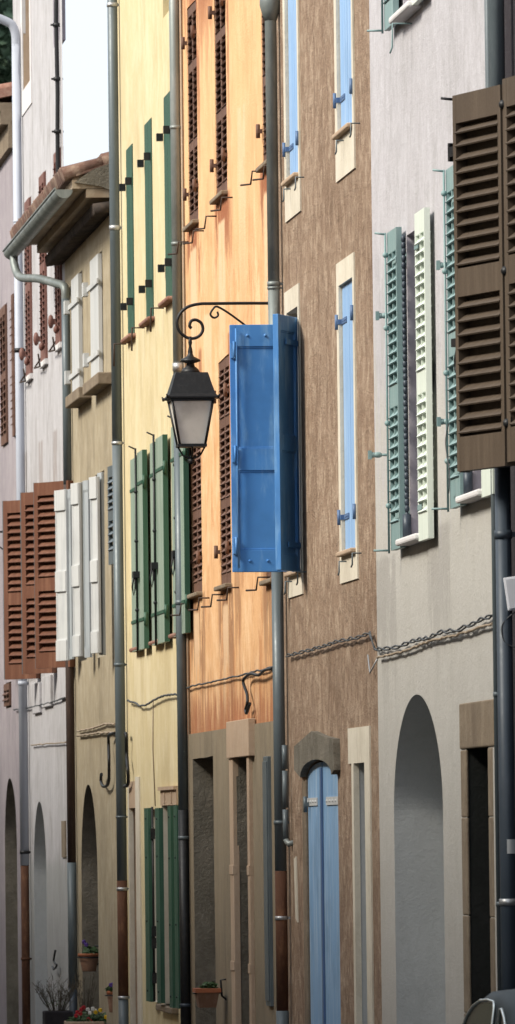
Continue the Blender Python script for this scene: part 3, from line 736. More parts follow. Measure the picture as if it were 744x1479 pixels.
# ============ yellow house
H3 = house('terraced_house', Y34, Y23, 'pale yellow rendered house with dark green plank shutters and terracotta sills')
holes = []; Yq = {}
def ywin(k, pl, pr, yt, yb, mi=1, depth=.28): q = rect(pl, pr, yt, yb); Yq[k] = q; holes.append(dict(loop=loop_rect(*q), depth=depth, mi=mi)); return q
ywin('u1', 184.5, 193.5, 210, 487); ywin('u2', 211, 221, 173, 463); ywin('u3', 239, 249.5, 133, 434)
ywin('t3', 235.5, 246, -300, 20, 0)
ywin('m1', 197, 206, 655, 935); ywin('m2', 225, 235, 640, 925); ywin('m3', 254, 262, 624, 915)
qs = rect(190, 199.5, 1167, 1600); qs[2] = 0; holes.append(dict(loop=loop_rect(*qs), depth=.45, mi=2, back=2))
ywin('g1', 214, 226, 1169, 1446); ywin('g2', 235, 255, 1163, 1452)
m = MB(); wall_sheet(m, 6.0, Y34 + .002, Y23 - .002, -.3, 12.2, holes); house_body(m, 6.0, Y34 + .002, Y23 - .002, -.3, 12.2)
m.build('wall', [MT['yellow_render'], MT['cream'], MT['pink_cement']], H3)
roof_over(H3, 6.0, Y34, Y23, 12.2)
for k, q in Yq.items():
    window_fill(H3, 6.0, *q, depth=.2)
    if k[0] in 'um':
        mm = MB(); mm.box(5.925, 6.1, q[0] - .1, q[1] + .1, q[2] - .04, q[2] + .0); mm.build('window_sill', MT['tile'], H3, bevel=.016)
for k in ('u1', 'u2', 'u3'):
    q = Yq[k]; yc = (q[0] + q[1]) / 2
    for (u0, u1) in ((q[1] - .006, yc + .005), (yc - .005, q[0] + .006)):
        lf, (aa, u, n, W) = plank_leaf(H3, (6.014, u0), (6.014, u1), q[2] + .01, q[3] - .005, MT['green_paint'], th=.045, planks=3)
    mm = MB()
    for zq in (q[2] + .32, q[3] - .36):
        for yy in (q[1] + .08, q[0] + .1): mm.cut(); mm.box(5.93, 5.99, yy - .03, yy + .03, zq - .035, zq + .035)
    mm.build('shutter_hinge', MT['black_iron'], H3)
    y_, z_ = q[1] + .3, q[2] - .05
    m = MB(); m.tube([(6.02, y_, z_ + .02), (5.88, y_, z_ + .02), (5.875, y_, z_ - .2)], .01, 6); m.build('shutter_hook', MT['iron'], H3)
def leaf_px(H, xl, yt, yb, pl, pr, Xf, mat, style='plank', th=.038, planks=3, **k):
    """a leaf lying along the wall with its face Xf; px of its outer face ends"""
    m_ = (yt + yb) / 2
    y0_, y1_ = hit(pr, m_, Xf)[0], hit(pl, m_, Xf)[0]
    zt_, zb2 = hit((pl + pr) / 2, yt, Xf)[1], hit((pl + pr) / 2, yb, Xf)[1]
    fn = plank_leaf if style == 'plank' else louvre_leaf
    if style == 'plank': k['planks'] = planks
    return fn(H, (Xf + th / 2, y1_), (Xf + th / 2, y0_), zb2, zt_, mat, th=th, **k), (y0_, y1_, zb2, zt_)
for (fl, fr, ft, fb, nl, nr, ntp, nb) in ((189.5, 196.5, 662, 941, 199.5, 207, 651, 938), (218, 223, 639, 932, 226, 236.5, 630, 929), (248.5, 254, 615, 920, 256.5, 266, 607, 916)):
    for (pl, pr, yt, yb, Xf) in ((fl, fr, ft, fb, 5.93), (nl, nr, ntp, nb, 5.93)):
        (lf, (aa, u, n, W)), (y0_, y1_, z0_, z1_) = leaf_px(H3, 0, yt, yb, pl, pr, Xf, MT['pale_green'])
        # dark green edge board facing down the street
        mm = MB(); mm.box(Xf - .002, Xf + .042, y0_ - .05, y0_ - .001, z0_, z1_); mm.build('shutter_edge', MT['green_paint'], lf)
        mm = MB()
        for zq in (z0_ + .28, z1_ - .3): mm.cut(); mm.box(Xf - .008, Xf - .001, y0_, y1_, zq - .015, zq + .015); mm.tube([(Xf + .01, y0_ - .06, zq - .06), (Xf + .01, y0_ - .06, zq + .06)], .018, 6)
        mm.build('hinge_strap', MT['green_paint'], lf)
    yr = (hit(fr + .5, 800, 5.91)[0] + hit(nl - .5, 800, 5.91)[0]) / 2
    mm = MB(); mm.tube([(5.905, yr, z0_ - .02), (5.905, yr, z1_ + .04)], .011, 6); mm.tube([(5.905, yr, z1_ + .03), (5.84, yr, z1_ + .06)], .008, 6)
    for e in (.2, .55, .8): mm.ball((5.905, yr, z0_ + (z1_ - z0_) * e), .02, 6, 5)
    zc_ = z0_ + (z1_ - z0_) * .38
    mm.box(5.87, 5.93, yr - .06, yr + .12, zc_ - .03, zc_ + .03)
    mm.tube([(5.88, yr, zc_), (5.86, yr, zc_ - .12), (5.875, yr, zc_ - .2), (5.89, yr, zc_ - .12), (5.885, yr, zc_)], .009, 6)
    mm.build('shutter_rod', MT['black_iron'], lf)
for (pl, pr, yt, yb) in ((209.5, 215.5, 1167, 1446), (225.5, 231, 1167, 1448), (243.5, 248, 1164, 1455), (252, 257, 1163, 1456)):
    (lf, _), (y0_, y1_, z0_, z1_) = leaf_px(H3, 0, yt, yb, pl, pr, 5.90, MT['green_paint'], planks=2, th=.04)
    mm = MB()
    for zq in (z0_ + .1, z0_ + .75, z0_ + 1.35, z1_ - .1): mm.cut(); mm.ball((5.898, (y0_ + y1_) / 2, zq), .01, 6, 4)
    mm.build('bolt', MT['black_iron'], lf)
for yy in (hit(220, 1300, 5.93)[0], hit(250.5, 1300, 5.93)[0]):
    mm = MB(); mm.tube([(5.94, yy, z0_), (5.94, yy, z1_)], .012, 6)
    for e in (.12, .3, .36, .86): mm.box(5.92, 5.96, yy - .05, yy + .05, z0_ + (z1_ - z0_) * e - .05, z0_ + (z1_ - z0_) * e + .05)
    mm.build('shutter_rod', MT['black_iron'], H3)
y_a, z_a = hit(257, 1153); y_b, _ = hit(234, 1153)
mm = MB(); mm.box(5.985, 6.03, y_a, y_b, hit(245, 1163)[1], hit(245, 1141)[1]); mm.box(5.96, 6.03, y_a, y_b, hit(245, 1141)[1], hit(245, 1139)[1] + .02)
for e in (.3, .72): mm.box(5.975, 5.99, y_a + (y_b - y_a) * e - .05, y_a + (y_b - y_a) * e + .05, z_a - .04, z_a + .06)
mm.build('window_lintel', MT['pink_cement'], H3)
for (p, q) in ((qs[0] - .45, qs[0] + .003), (qs[1] - .003, qs[1] + .12)):
    mm = MB(); mm.box(5.985, 6.03, p, q, 0, qs[3] + .3); mm.build('door_jamb', MT['cream'], H3)
mm = MB(); mm.box(5.987, 6.03, qs[0], qs[1], qs[3], qs[3] + .26); mm.build('door_lintel', MT['pink_cement'], H3)
mm = MB(); mm.box(5.93, 6.1, Yq['g2'][0] - .1, Yq['g2'][1] + .1, Yq['g2'][2] - .06, Yq['g2'][2]); mm.build('window_sill', MT['stone'], H3, bevel=.012)

# ============ tan house with the low tiled eaves
H2 = house('terraced_house', Y23, Y12, 'low tan rendered house with tiled eaves, narrow white shutters and a pointed arch niche')
zw = 8.72
holes = []; Tq = {}
def twin(k, pl, pr, yt, yb): q = rect(pl, pr, yt, yb); Tq[k] = q; holes.append(dict(loop=loop_rect(*q), depth=.28, mi=1)); return q
twin('u1', 109, 120, 394, 569); twin('u2', 137, 148.5, 366, 547)
twin('m1', 112, 124, 697, 955); twin('m2', 139, 152, 682, 949)
ya, yb = hit(141.5, 1300)[0], hit(118, 1300)[0]; zap = hit(128, 1134)[1]
holes.append(dict(loop=loop_arch(ya, yb, 0, zap - .95, .95, .01), depth=.6, mi=2, back=2))
m = MB(); wall_sheet(m, 6.0, Y23 + .002, Y12 - .002, -.3, zw, holes); house_body(m, 6.0, Y23 + .002, Y12 - .002, -.3, zw)
m.build('wall', [MT['tan_render'], MT['cream'], MT['grey_stone']], H2)
for k, q in Tq.items(): window_fill(H2, 6.0, *q, depth=.2)
for (pl, pr, yt, yb) in ((103.5, 114, 399, 568), (130.5, 142.5, 371, 543)):
    (lf, (aa, u, n, W)), (y0_, y1_, z0_, z1_) = leaf_px(H2, 0, yt, yb, pl, pr, 5.955, MT['white_paint'], planks=3)
    mm = MB()
    for zq in (z0_ + .2, z1_ - .28):
        mm.cut(); mm.box(5.935, 5.953, y0_ - .05, y1_ + .35, zq - .025, zq + .025); mm.box(5.90, 5.953, y1_ + .2, y1_ + .4, zq - .06, zq + .08)
    mm.build('hinge_strap', MT['white_paint'], lf)
for (pl, pr, py) in ((97, 116, 576), (122, 144, 556)):
    y0_, y1_ = hit(pr, py, 5.88)[0], hit(pl, py, 5.88)[0]; z_ = hit((pl + pr) / 2, py - 10, 5.88)[1]
    m = MB(); m.box(5.86, 6.1, y0_, y1_, z_ - .12, z_); m.build('window_sill', MT['stone'], H2, bevel=.012)
# folded white leaves standing out from the wall
def perp_leaf(H, pl, pr, yt, yb, Xl, Xr, mat, **k):
    m_ = (yt + yb) / 2
    Yl = hit(pl, m_, Xl)[0]; Yr = hit(pr, m_, Xr)[0]
    zt_ = hit((pl + pr) / 2, yt, (Xl + Xr) / 2)[1]; zb2 = hit((pl + pr) / 2, yb, (Xl + Xr) / 2)[1]
    return panel_leaf(H, (Xr, Yr), (Xl, Yl), zb2, zt_, mat, **k)
WB = dict(rails=(0, .46, 1), rail=.22, stile=.025, blocks=True, th=.03)
for (pl, pr, yt, yb, Xl, Xr, mt_) in ((82.5, 98, 707, 955, 5.78, 5.872, 'white_paint'), (106.5, 117, 697, 949, 5.80, 5.856, 'white_paint'), (133, 143.5, 688, 944, 5.80, 5.855, 'white_paint')):
    lf, _f = perp_leaf(H2, pl, pr, yt, yb, Xl, Xr, MT[mt_], **WB)
for (pl, pr, yt, yb, Xl, Xr) in ((98, 104.5, 706, 953, 5.88, 5.91), (117, 120.5, 696, 948, 5.87, 5.885), (122.5, 130.5, 693, 950, 5.87, 5.91), (143.5, 149.5, 682, 946, 5.87, 5.90)):
    lf, _f = perp_leaf(H2, pl, pr, yt, yb, Xl, Xr, MT['grey_paint'], rails=(0, 1), rail=.1, stile=.015, th=.028)
lf, _f = louvre_leaf(H2, (5.955, hit(168, 740, 5.96)[0]), (5.93, hit(158.5, 740, 5.93)[0]), hit(163, 815, 5.94)[1], hit(163, 672, 5.94)[1], MT['slate_pipe'], pitch=.07)
# eaves: genoise tile row, boarded soffit, tiles
YE0, YE1 = hit(163, 300)[0] + .06, 84.0
ex = 5.56                                     # outer edge of the tiles
rz = lambda x: 8.97 + (x - ex) * .33            # underside of the tiles
m = MB()
k = 0; y = YE0
while y < Y12 + .3:
    m.tube([(5.81, y, zw - .07), (6.02, y, zw - .04)], .058, 8); y += .15
m.build('eaves_tile_row', MT['dark_tile'], H2)
m = MB()
for (x0, x1, z0) in ((5.74, 6.05, zw + .05), (5.60, 6.05, zw + .14)):
    m.cut(); y = YE0
    while y < Y12 + .6:
        l = min(1.0, Y12 + .6 - y); m.box(x0, x1, y, y + l, z0, z0 + .085); y += 1.0
m.build('eaves_boards', MT['wood'], H2)
m = MB(); y = YE0 + .05
while y < YE1:
    m.cut()
    a0 = Vector((ex + .06, y, rz(ex + .06) - .075)); a1 = Vector((6.1, y, rz(6.1) - .075)); d = (a1 - a0)
    L_ = d.length; d.normalize(); m.obox(a0, d, Vector((0, 1, 0)), d.cross(Vector((0, 1, 0))), 0, L_, 0, .07, -.03, .06); y += .42
m.build('rafter', MT['wood'], H2)
m = MB()
xr = 10.5
for (za_, zb2) in ((-.012, .012),):
    m.add([(ex + .08, YE0, rz(ex + .08) + za_), (xr, YE0, rz(xr) + za_), (xr, YE1 - .05, rz(xr) + za_), (ex + .08, YE1 - .05, rz(ex + .08) + za_),
           (ex + .08, YE0, rz(ex + .08) + zb2), (xr, YE0, rz(xr) + zb2), (xr, YE1 - .05, rz(xr) + zb2), (ex + .08, YE1 - .05, rz(ex + .08) + zb2)],
          [(0, 1, 2, 3), (4, 5, 6, 7), (0, 1, 5, 4), (3, 7, 6, 2), (0, 4, 7, 3), (1, 2, 6, 5)])
y = YE0 + .07
while y < YE1:
    x = ex - .05; 
    while x < xr - .4:
        m.tube([(x, y, rz(x) + .055 + random.uniform(-.006, .006)), (x + .46, y, rz(x + .46) + .03)], [.078 + random.uniform(-.006, .006), .064], 8); x += .4
    y += .18
m.build('roof_tiles', MT['roof_tile'], H2)
m = MB(); # mortar verge at the near end
m.add([(ex + .25, YE0 - .03, rz(ex + .25)), (6.3, YE0 - .03, rz(6.3)), (6.3, YE0 - .03, zw - .0), (5.88, YE0 - .03, zw + .16), (5.62, YE0 - .03, zw + .2)] + [(ex + .25, YE0 + .02, rz(ex + .25)), (6.3, YE0 + .02, rz(6.3)), (6.3, YE0 + .02, zw - .0), (5.88, YE0 + .02, zw + .16), (5.62, YE0 + .02, zw + .2)],
      [(0, 1, 2, 3, 4), (5, 6, 7, 8, 9)] + [(i, (i + 1) % 5, (i + 1) % 5 + 5, i + 5) for i in range(5)])
m.build('verge_mortar', MT['grey_stone'], H2)
# gutter, half round, with its swan neck
G = thing('gutter', (ex, (YE0 + YE1) / 2, 0), 'half round zinc gutter with riveted joints under the red tile edge', 'gutter')
def zg(y): return 8.86
m = MB(); r = .088; gx0 = ex - .035; n = 11
ysg = [YE0 + .1 + (YE1 - YE0) * i / 24 for i in range(25)]
vs = []
for rr_ in (r, r - .006):
    for y in ysg:
        for k in range(n): a = PI + PI * k / (n - 1); vs.append((gx0 + rr_ * math.cos(a), y, zg(y) + rr_ * math.sin(a)))
fs = []
for l in range(2):
    o_ = l * 25 * n
    for i in range(24):
        for k in range(n - 1): fs.append((o_ + i * n + k, o_ + i * n + k + 1, o_ + (i + 1) * n + k + 1, o_ + (i + 1) * n + k))
for i in range(24):
    for k in (0, n - 1): fs.append((i * n + k, (i + 1) * n + k, 25 * n + (i + 1) * n + k, 25 * n + i * n + k))
m.add(vs, fs, True); m.build('trough', MT['zinc'], G)
for y in (ysg[0], ysg[-1]):
    m = MB(); pr_ = [(gx0 + r * math.cos(PI + PI * k / 12), zg(y) + r * math.sin(PI + PI * k / 12)) for k in range(13)]
    m.add([(p[0], y - .003, p[1]) for p in pr_] + [(p[0], y + .003, p[1]) for p in pr_], [tuple(range(13)), tuple(range(13, 26))] + [(i, (i + 1) % 13, (i + 1) % 13 + 13, i + 13) for i in range(13)])
    m.build('end_cap', MT['zinc'], G)
for i in range(1, 12):
    y = ysg[0] + (ysg[-1] - ysg[0]) * i / 12; m = MB(); vs = []
    for k in range(13): a = PI + PI * k / 12; vs += [(gx0 + (r + .006) * math.cos(a), y - .02, zg(y) + (r + .006) * math.sin(a)), (gx0 + (r + .006) * math.cos(a), y + .02, zg(y) + (r + .006) * math.sin(a))]
    m.add(vs, [(2 * k, 2 * k + 1, 2 * k + 3, 2 * k + 2) for k in range(12)], True); m.build('gutter_bracket', MT['zinc'], G)
m = MB(); m.tube([(gx0 - .09 + r * 0, ysg[0], zg(0) + .01), (gx0 - .09, ysg[-1], zg(0) + .01)], .012, 6); m.build('gutter_bead', MT['zinc'], G)
def smooth(P, k=5):
    P = [Vector(p) for p in P]; out = []
    for i in range(len(P) - 1):
        a, b, c_, d = P[max(i - 1, 0)], P[i], P[i + 1], P[min(i + 2, len(P) - 1)]
        for j in range(k):
            t_ = j / k; out.append(.5 * ((2 * b) + (c_ - a) * t_ + (2 * a - 5 * b + 4 * c_ - d) * t_ ** 2 + (3 * b - a - 3 * c_ + d) * t_ ** 3))
    return out + [P[-1]]

# ============ pale house
H1 = house('terraced_house', Y12, Y01, 'tall pale lilac rendered house with oxblood shutters, seen beyond the low tiled roof')
holes = []; Pq = {}
def pwin(k, pl, pr, yt, yb, mi=1, depth=.25): q = rect(pl, pr, yt, yb); Pq[k] = q; holes.append(dict(loop=loop_rect(*q), depth=depth, mi=mi, back=mi if k == 't3' else 5)); return q
pwin('t1', 33.5, 44, -170, 125, 2); pwin('t2', 57, 65, -200, 95, 2) if False else None
pwin('t3', 77, 85.5, -210, 64, 3, .07)
for k, (pl, pr, yt, yb) in enumerate(((39.5, 46.5, 285, 545), (60.5, 68, 248, 524), (82, 89.5, 214, 500))): pwin('u%d' % k, pl, pr, yt, yb, 1, (.2, .12, .03)[k])
for k, (pl, pr, yt, yb) in enumerate(((42, 50, 735, 985), (62, 70.5, 718, 972), (84, 92, 703, 962))): pwin('m%d' % k, pl, pr, yt, yb, 1, (.2, .12, .03)[k])
ya, yb = hit(67.5, 1300)[0], hit(49.5, 1300)[0]; zap = hit(57, 1158)[1]
holes.append(dict(loop=loop_arch(ya, yb, 0, zap - .85, .85, .01), depth=.62, mi=4, back=4))
m = MB(); wall_sheet(m, 6.0, Y12 + .002, Y01 - .002, -.3, 14.5, holes)
# acute corner plot: the flank runs back along the side lane, out of sight from here
dx = (Y01 + 10 - Y12) * (6.0 / Y12) * .93; yb2 = Y01 + 10
m.add([(6, Y12, -.3), (6 + dx, yb2, -.3), (6 + dx, yb2, 14.5), (6, Y12, 14.5)], [(0, 1, 2, 3)])
m.add([(6.4, Y01, -.3), (6 + dx, yb2, -.3), (6 + dx, yb2, 14.5), (6.4, Y01, 14.5)], [(0, 1, 2, 3)])
m.add([(6, Y01, -.3), (6.4, Y01, -.3), (6.4, Y01, 14.5), (6, Y01, 14.5)], [(0, 1, 2, 3)])
m.add([(6, Y12, 14.5), (6 + dx, yb2, 14.5), (6.4, Y01, 14.5), (6, Y01, 14.5)], [(0, 1, 2, 3)])
m.build('wall', [MT['pale_render'], MT['white_surround'], MT['pink_cement'], MT['lilac_reveal'], MT['grey_reveal'], MT['inside']], H1)
q = Pq['t1']; surround(H1, 6.0, q[0], q[1], q[2], q[3], q[3] + .3, q[2] - .28, .25, .22, MT['white_surround'])
for k in ('u0', 'u1', 'u2'):
    q = Pq[k]; yc = (q[0] + q[1]) / 2
    for (u0, u1) in ((q[1] - .01, yc + .004), (yc - .004, q[0] + .01)):
        lf, _f = louvre_leaf(H1, (5.99, u0), (5.99, u1), q[2] + .02, q[3] - .02, MT['oxblood'], pitch=.07, mids=(.5,), tilt=.85)
    mm = MB()
    for zq in (q[2] + .3, q[3] - .4):
        yy = q[1] + .2; mm.cut(); mm.ball((5.94, yy, zq), .05, 7, 5, (.7, 1, 1.6)); mm.box(5.93, 6.0, yy - .03, yy + .03, zq - .03, zq + .03)
    mm.cut(); mm.ball((5.94, q[0] + .2, q[2] + .16), .04, 7, 5, (.8, 1, 1.2))
    mm.build('shutter_catch', MT['oxblood'], H1)
    m = MB(); m.tube([(6.02, q[1] + .3, q[2] + .12), (5.93, q[1] + .4, q[2] - .02), (5.93, q[0] + .3, q[2] - .06), (5.89, q[0], q[2] + .06)], .01, 6); m.build('shutter_hook', MT['iron'], H1)
    m = MB(); m.box(5.96, 6.1, q[0] - .05, q[1] + .05, q[2] - .05, q[2] + .01); m.build('window_sill', MT['white_surround'], H1)
for k, q in Pq.items():
    if k == 't1': window_fill(H1, 6.0, *q, depth=.2)
def ajar(H, pf, pt_, yt, yb, a_, b_, mat, z=None, **k):
    """leaf hinged on the wall, free end standing a_ out and b_ further away; pf = px of free end"""
    Xf = 5.97 - a_; Yf = hit(pf, (yt + yb) / 2, Xf)[0]
    zt_ = hit(pf, yt, Xf)[1]; zb2 = hit(pf, yb, Xf)[1]
    return louvre_leaf(H, (5.97, Yf - b_), (Xf, Yf), zb2, zt_, mat, **k), (Yf, zb2, zt_)
for (pf, yt, yb, a_, b_) in ((9, 723, 982, .33, .45), (35, 711, 974, .30, .42), (54, 697, 966, .33, .6)):
    (lf, (aa, u, n, W)), (Yf, z0_, z1_) = ajar(H1, pf, 0, yt, yb, a_, b_, MT['rust_paint'], pitch=.084, mids=(.45,), stile=.075, rail=.14, tilt=.72, th=.07, back=True)
    mm = MB(); mm.obox(aa, u, n, ZV, W - .0, W + .03, -.03, .02, z0_ - .0, z1_ + .005); mm.build('shutter_edge', MT['slate_pipe'], lf)
m = MB()
for (pl, pr, py) in ((38, 48, 992), (52, 64, 982), (76, 88, 968)):
    y0_, y1_ = hit(pr, py, 5.9)[0], hit(pl, py, 5.9)[0]; z_ = hit(pl, py - 4, 5.9)[1]; m.cut(); m.box(5.965, 6.05, y0_, y1_, z_ - .35, z_)
m.build('window_apron', MT['pale_render'], H1, bevel=.008)
m = MB(); y_, z_ = hit(95, 1212, 5.99); m.box(5.985, 6.02, y_ + .02, y_ + .6, z_ - .2, z_ + .2); m.build('cement_patch', MT['stone'], H1)

# ============ mauve house, farthest
H0 = house('terraced_house', Y01, Y01 + 14, 'mauve rendered house with a rough stone arch, farthest along the street')
holes = []; Mq = {}
q = rect(3.5, 11.5, 440, 645); Mq['a'] = q; holes.append(dict(loop=loop_rect(*q), depth=.2, mi=1))
q = rect(20, 26, 420, 632); q[0] = max(q[0], Y01 + .15); Mq['b'] = q; holes.append(dict(loop=loop_rect(*q), depth=.2, mi=1))
q = rect(9, 17, 960, 1120); q[3] = hit(13, 985)[1]; q[2] = hit(13, 1022)[1]; Mq['c'] = q; holes.append(dict(loop=loop_rect(*q), depth=.2, mi=1))
ya, yb = max(hit(25.5, 1300)[0], Y01 + .1), hit(8, 1300)[0]; zap = hit(15, 1122)[1]
holes.append(dict(loop=loop_arch(ya, yb, 0, zap - .9, .9, .03), depth=.6, mi=2, back=2))
zm = hit(6, 200)[1]
m = MB(); wall_sheet(m, 6.0, Y01 + .002, Y01 + 14, -.3, zm, holes); m.add([(6, Y01, -.3), (6.5, Y01 + .05, -.3), (7.2, Y01 + 14, -.3), (6, Y01 + 14, -.3), (6, Y01, zm), (6.5, Y01 + .05, zm), (7.2, Y01 + 14, zm), (6, Y01 + 14, zm)], [(0, 1, 5, 4), (1, 2, 6, 5), (2, 3, 7, 6), (4, 5, 6, 7)])
m.build('wall', [MT['mauve_render'], MT['tan_render'], MT['grey_stone']], H0)
for k, q in Mq.items():
    yc = (q[0] + q[1]) / 2
    for (u0, u1) in ((q[1] - .01, yc + .004), (yc - .004, q[0] + .01)): louvre_leaf(H0, (5.99, u0), (5.99, u1), q[2] + .02, q[3] - .02, MT['umber'], pitch=.1, tilt=.85)
m = MB(); m.box(5.93, 6.0, Y01 + .01, Y01 + 13.9, zm - .28, zm + .0); m.box(5.84, 6.05, Y01 + .01, Y01 + 13.9, zm, zm + .16); m.box(5.78, 6.05, Y01 + .01, Y01 + 13.9, zm + .16, zm + .26)
m.build('cornice', MT['stone'], H0)
m = MB(); m.add([(5.6, Y01 + .01, zm + .27), (6.5, Y01 + .01, zm + .45), (7.2, Y01 + 14, zm + .6), (5.6, Y01 + 14, zm + .27), (5.6, Y01 + .01, zm + .37), (6.5, Y01 + .01, zm + .57), (7.2, Y01 + 14, zm + .72), (5.6, Y01 + 14, zm + .37)],
      [(0, 3, 2, 1), (4, 5, 6, 7), (0, 1, 5, 4), (3, 7, 6, 2), (0, 4, 7, 3), (1, 2, 6, 5)])
y = Y01 + .1
while y < Y01 + 13.9: m.tube([(5.56, y, zm + .37), (6.4, y, zm + .52)], .075, 6); y += .19
m.build('roof', MT['tile'], H0)

# ============ near house, only its open brown shutter and edge in view
H7 = house('corner_house', Y7, Y67, 'dark plum rendered house at the right edge, its big brown louvred shutter ajar')
q7 = [Y67 - 2.75, Y67 - 1.75, 4.6, 6.75]
m = MB(); wall_sheet(m, 6.0, Y7, Y67 - .002, -.3, 12, [dict(loop=loop_rect(*q7), depth=.25, mi=0)]); house_body(m, 6.0, Y7, Y67 - .002, -.3, 12)
m.build('wall', [MT['dark_wall']], H7); roof_over(H7, 6.0, Y7, Y67, 12); window_fill(H7, 6.0, *q7)
Xf = 5.66; Yf = hit(664.5, 400, Xf)[0]; zt_ = hit(664.5, 136, Xf)[1]; zb2 = hit(676, 678, Xf)[1]
fold = (5.86, Yf - .68)
lf, (aa, u, n, W) = louvre_leaf(H7, fold, (Xf, Yf), zb2, zt_, MT['brown_paint'], th=.07, pitch=.08, mids=(.5,), stile=.045, rail=.17, tilt=.62, back=True)
mm = MB(); xe = aa + u * W
mm.obox(aa, u, n, ZV, W + .001, W + .022, -.05, .012, zb2 - .005, zt_ + .005); mm.build('shutter_edge', MT['iron'], lf)
mm = MB(); e0 = aa + u * (W + .03) + n * -.0
mm.tube([e0 + ZV * zb2, e0 + ZV * zt_], .012, 6)
for zq in (.35, .55, .8, .12): mm.ball(e0 + ZV * (zb2 + (zt_ - zb2) * zq), .02, 6, 5)
mm.tube([e0 + ZV * (zt_ - .02), e0 + Vector((-.09, 0, 0)) + ZV * (zt_ - .01)], .009, 6)
mm.obox(e0, u, n, ZV, -.02, .07, -.02, .02, zt_ - .36, zt_ - .30); mm.obox(e0, u, n, ZV, .06, .085, -.02, .02, zt_ - .385, zt_ - .275)
zc_ = zb2 + .78; mm.obox(e0, u, n, ZV, -.06, .05, -.02, .03, zc_ - .03, zc_ + .02)
mm.tube([e0 + ZV * zc_, e0 + u * .05 + ZV * (zc_ - .1), e0 + u * .05 + ZV * (zc_ - .16), e0 + ZV * (zc_ - .22), e0 - u * .05 + ZV * (zc_ - .2), e0 - u * .06 + ZV * (zc_ - .1), e0 + ZV * zc_], .013, 6)
mm.build('shutter_rod', MT['black_iron'], lf)
l2, (aa2, u2, n2, W2_) = louvre_leaf(H7, (5.97, fold[1] - .5), (fold[0] + .012, fold[1] - .02), zb2 + .02, zt_ + .03, MT['brown_paint'], th=.07, pitch=.08, stile=.07, rail=.17, tilt=.62, back=True)
mm = MB()
for zq in (zt_ - .12, zb2 + 1.15, zb2 + .25):
    mm.cut(); mm.obox(aa2, u2, n2, ZV, W2_ - .07, W2_ + .03, .022, .034, zq - .03, zq + .03); mm.ball(aa2 + u2 * W2_ + n2 * .03 + ZV * zq, .03, 7, 5)
mm.build('hinge', MT['black_iron'], l2)

# ------------------------------------------------------------------ drainpipes
def drainpipe(label, X, segs, r, bands, shoe=None, top=12.0, group=None, name='drainpipe', bandmat='steel'):
    """segs: (px, py_top, py_bottom, material, radius factor) ; pipe stands X from the camera axis"""
    px0 = segs[0][0]; Yp = hit(px0, 700, X)[0]
    T = thing(name, (X, Yp, 0), label, 'drainpipe', group)
    for (pyt, pyb, mat, f) in segs[1]:
        z1_ = top if pyt is None else hy(px0, pyt, Yp)[1]; z0_ = gz(Yp) if pyb is None else hy(px0, pyb, Yp)[1]
        m = MB(); m.cyl(X, Yp, z0_, z1_, r * f, 18); m.build('pipe', MT[mat], T)
    for (py, hh, mat) in bands:
        z_ = hy(px0, py, Yp)[1]; m = MB(); m.cyl(X, Yp, z_ - hh / 2, z_ + hh / 2, r * 1.12, 18)
        m.box(X, 6.05, Yp - .008, Yp + .008, z_ - hh * .3, z_ + hh * .3); m.build('pipe_bracket', MT[mat], T)
    return T, Yp
PG = None
T, Y_ = drainpipe('stout zinc grey drainpipe between the orange and brown houses, rusty at its foot', 5.93, ((399,), ((None, 408, 'zinc', 1.), (408, 826, 'zinc', 1.0), (826, 1258, 'slate_pipe', 1.0), (1258, 1460, 'rust_iron', 1.02), (1460, None, 'slate_pipe', 1.1))), .046,
    [(14, .05, 'zinc'), (410, .035, 'zinc'), (416, .02, 'zinc'), (1188, .03, 'slate_pipe'), (1326, .03, 'steel')])
m = MB(); zt1 = hy(399, 8, Y_)[1]; m.lathe(5.93, Y_, [(.047, zt1 - .12), (.075, zt1 - .04), (.085, zt1), (.085, zt1 + .16)], 18); m.build('hopper', MT['zinc'], T)
T, Y_ = drainpipe('zinc grey drainpipe between the yellow and orange houses, behind the lantern, black near its foot', 5.93, ((259.5,), ((None, 620, 'zinc', 1.), (620, 1170, 'slate_pipe', 1.), (1170, None, 'black_iron', 1.02))), .046,
    [(184, .03, 'zinc'), (352, .03, 'zinc'), (530, .07, 'steel'), (870, .04, 'slate_pipe'), (1210, .03, 'slate_pipe'), (1452, .03, 'navy_pipe')])
m = MB(); m.tube([(5.985, hit(269, 700, 5.985)[0], .2), (5.985, hit(269, 700, 5.985)[0], 11)], .012, 6); tag(m.build('wall_conduit', MT['beige_cable']), 'thin cream painted conduit rising beside the drainpipe at the orange wall', 'conduit')
T, Y_ = drainpipe('slate grey drainpipe between the tan and yellow houses, bright ring near its top', 5.93, ((170,), ((None, 640, 'slate_pipe', 1.), (640, 1272, 'slate_pipe', 1.), (1272, 1440, 'rust_iron', 1.03), (1440, None, 'slate_pipe', 1.))), .050,
    [(7, .04, 'steel'), (329, .045, 'steel'), (640, .03, 'steel'), (960, .03, 'slate_pipe'), (1180, .02, 'slate_pipe'), (1284, .03, 'steel'), (1441, .03, 'steel')])
T, Y_ = drainpipe('pale blue grey drainpipe at the far edge of the pale lilac house, rusty low down', 5.93, ((30,), ((64, 1250, 'pale_pipe', 1.), (1250, None, 'rust_iron', .95))), .052,
    [(506, .05, 'black_iron'), (320, .02, 'pale_pipe'), (987, .05, 'pale_pipe'), (1231, .04, 'black_iron'), (1385, .03, 'rust_iron')])
zt1 = hy(30, 64, Y_)[1]
m = MB(); m.tube(smooth([(5.93, Y_, zt1 - .02), (5.925, Y_, zt1 + .12), (5.89, Y_, zt1 + .22), (5.82, Y_, zt1 + .27), (5.55, Y_, zt1 + .38)]), .052, 12); m.build('pipe_elbow', MT['pale_pipe'], T)
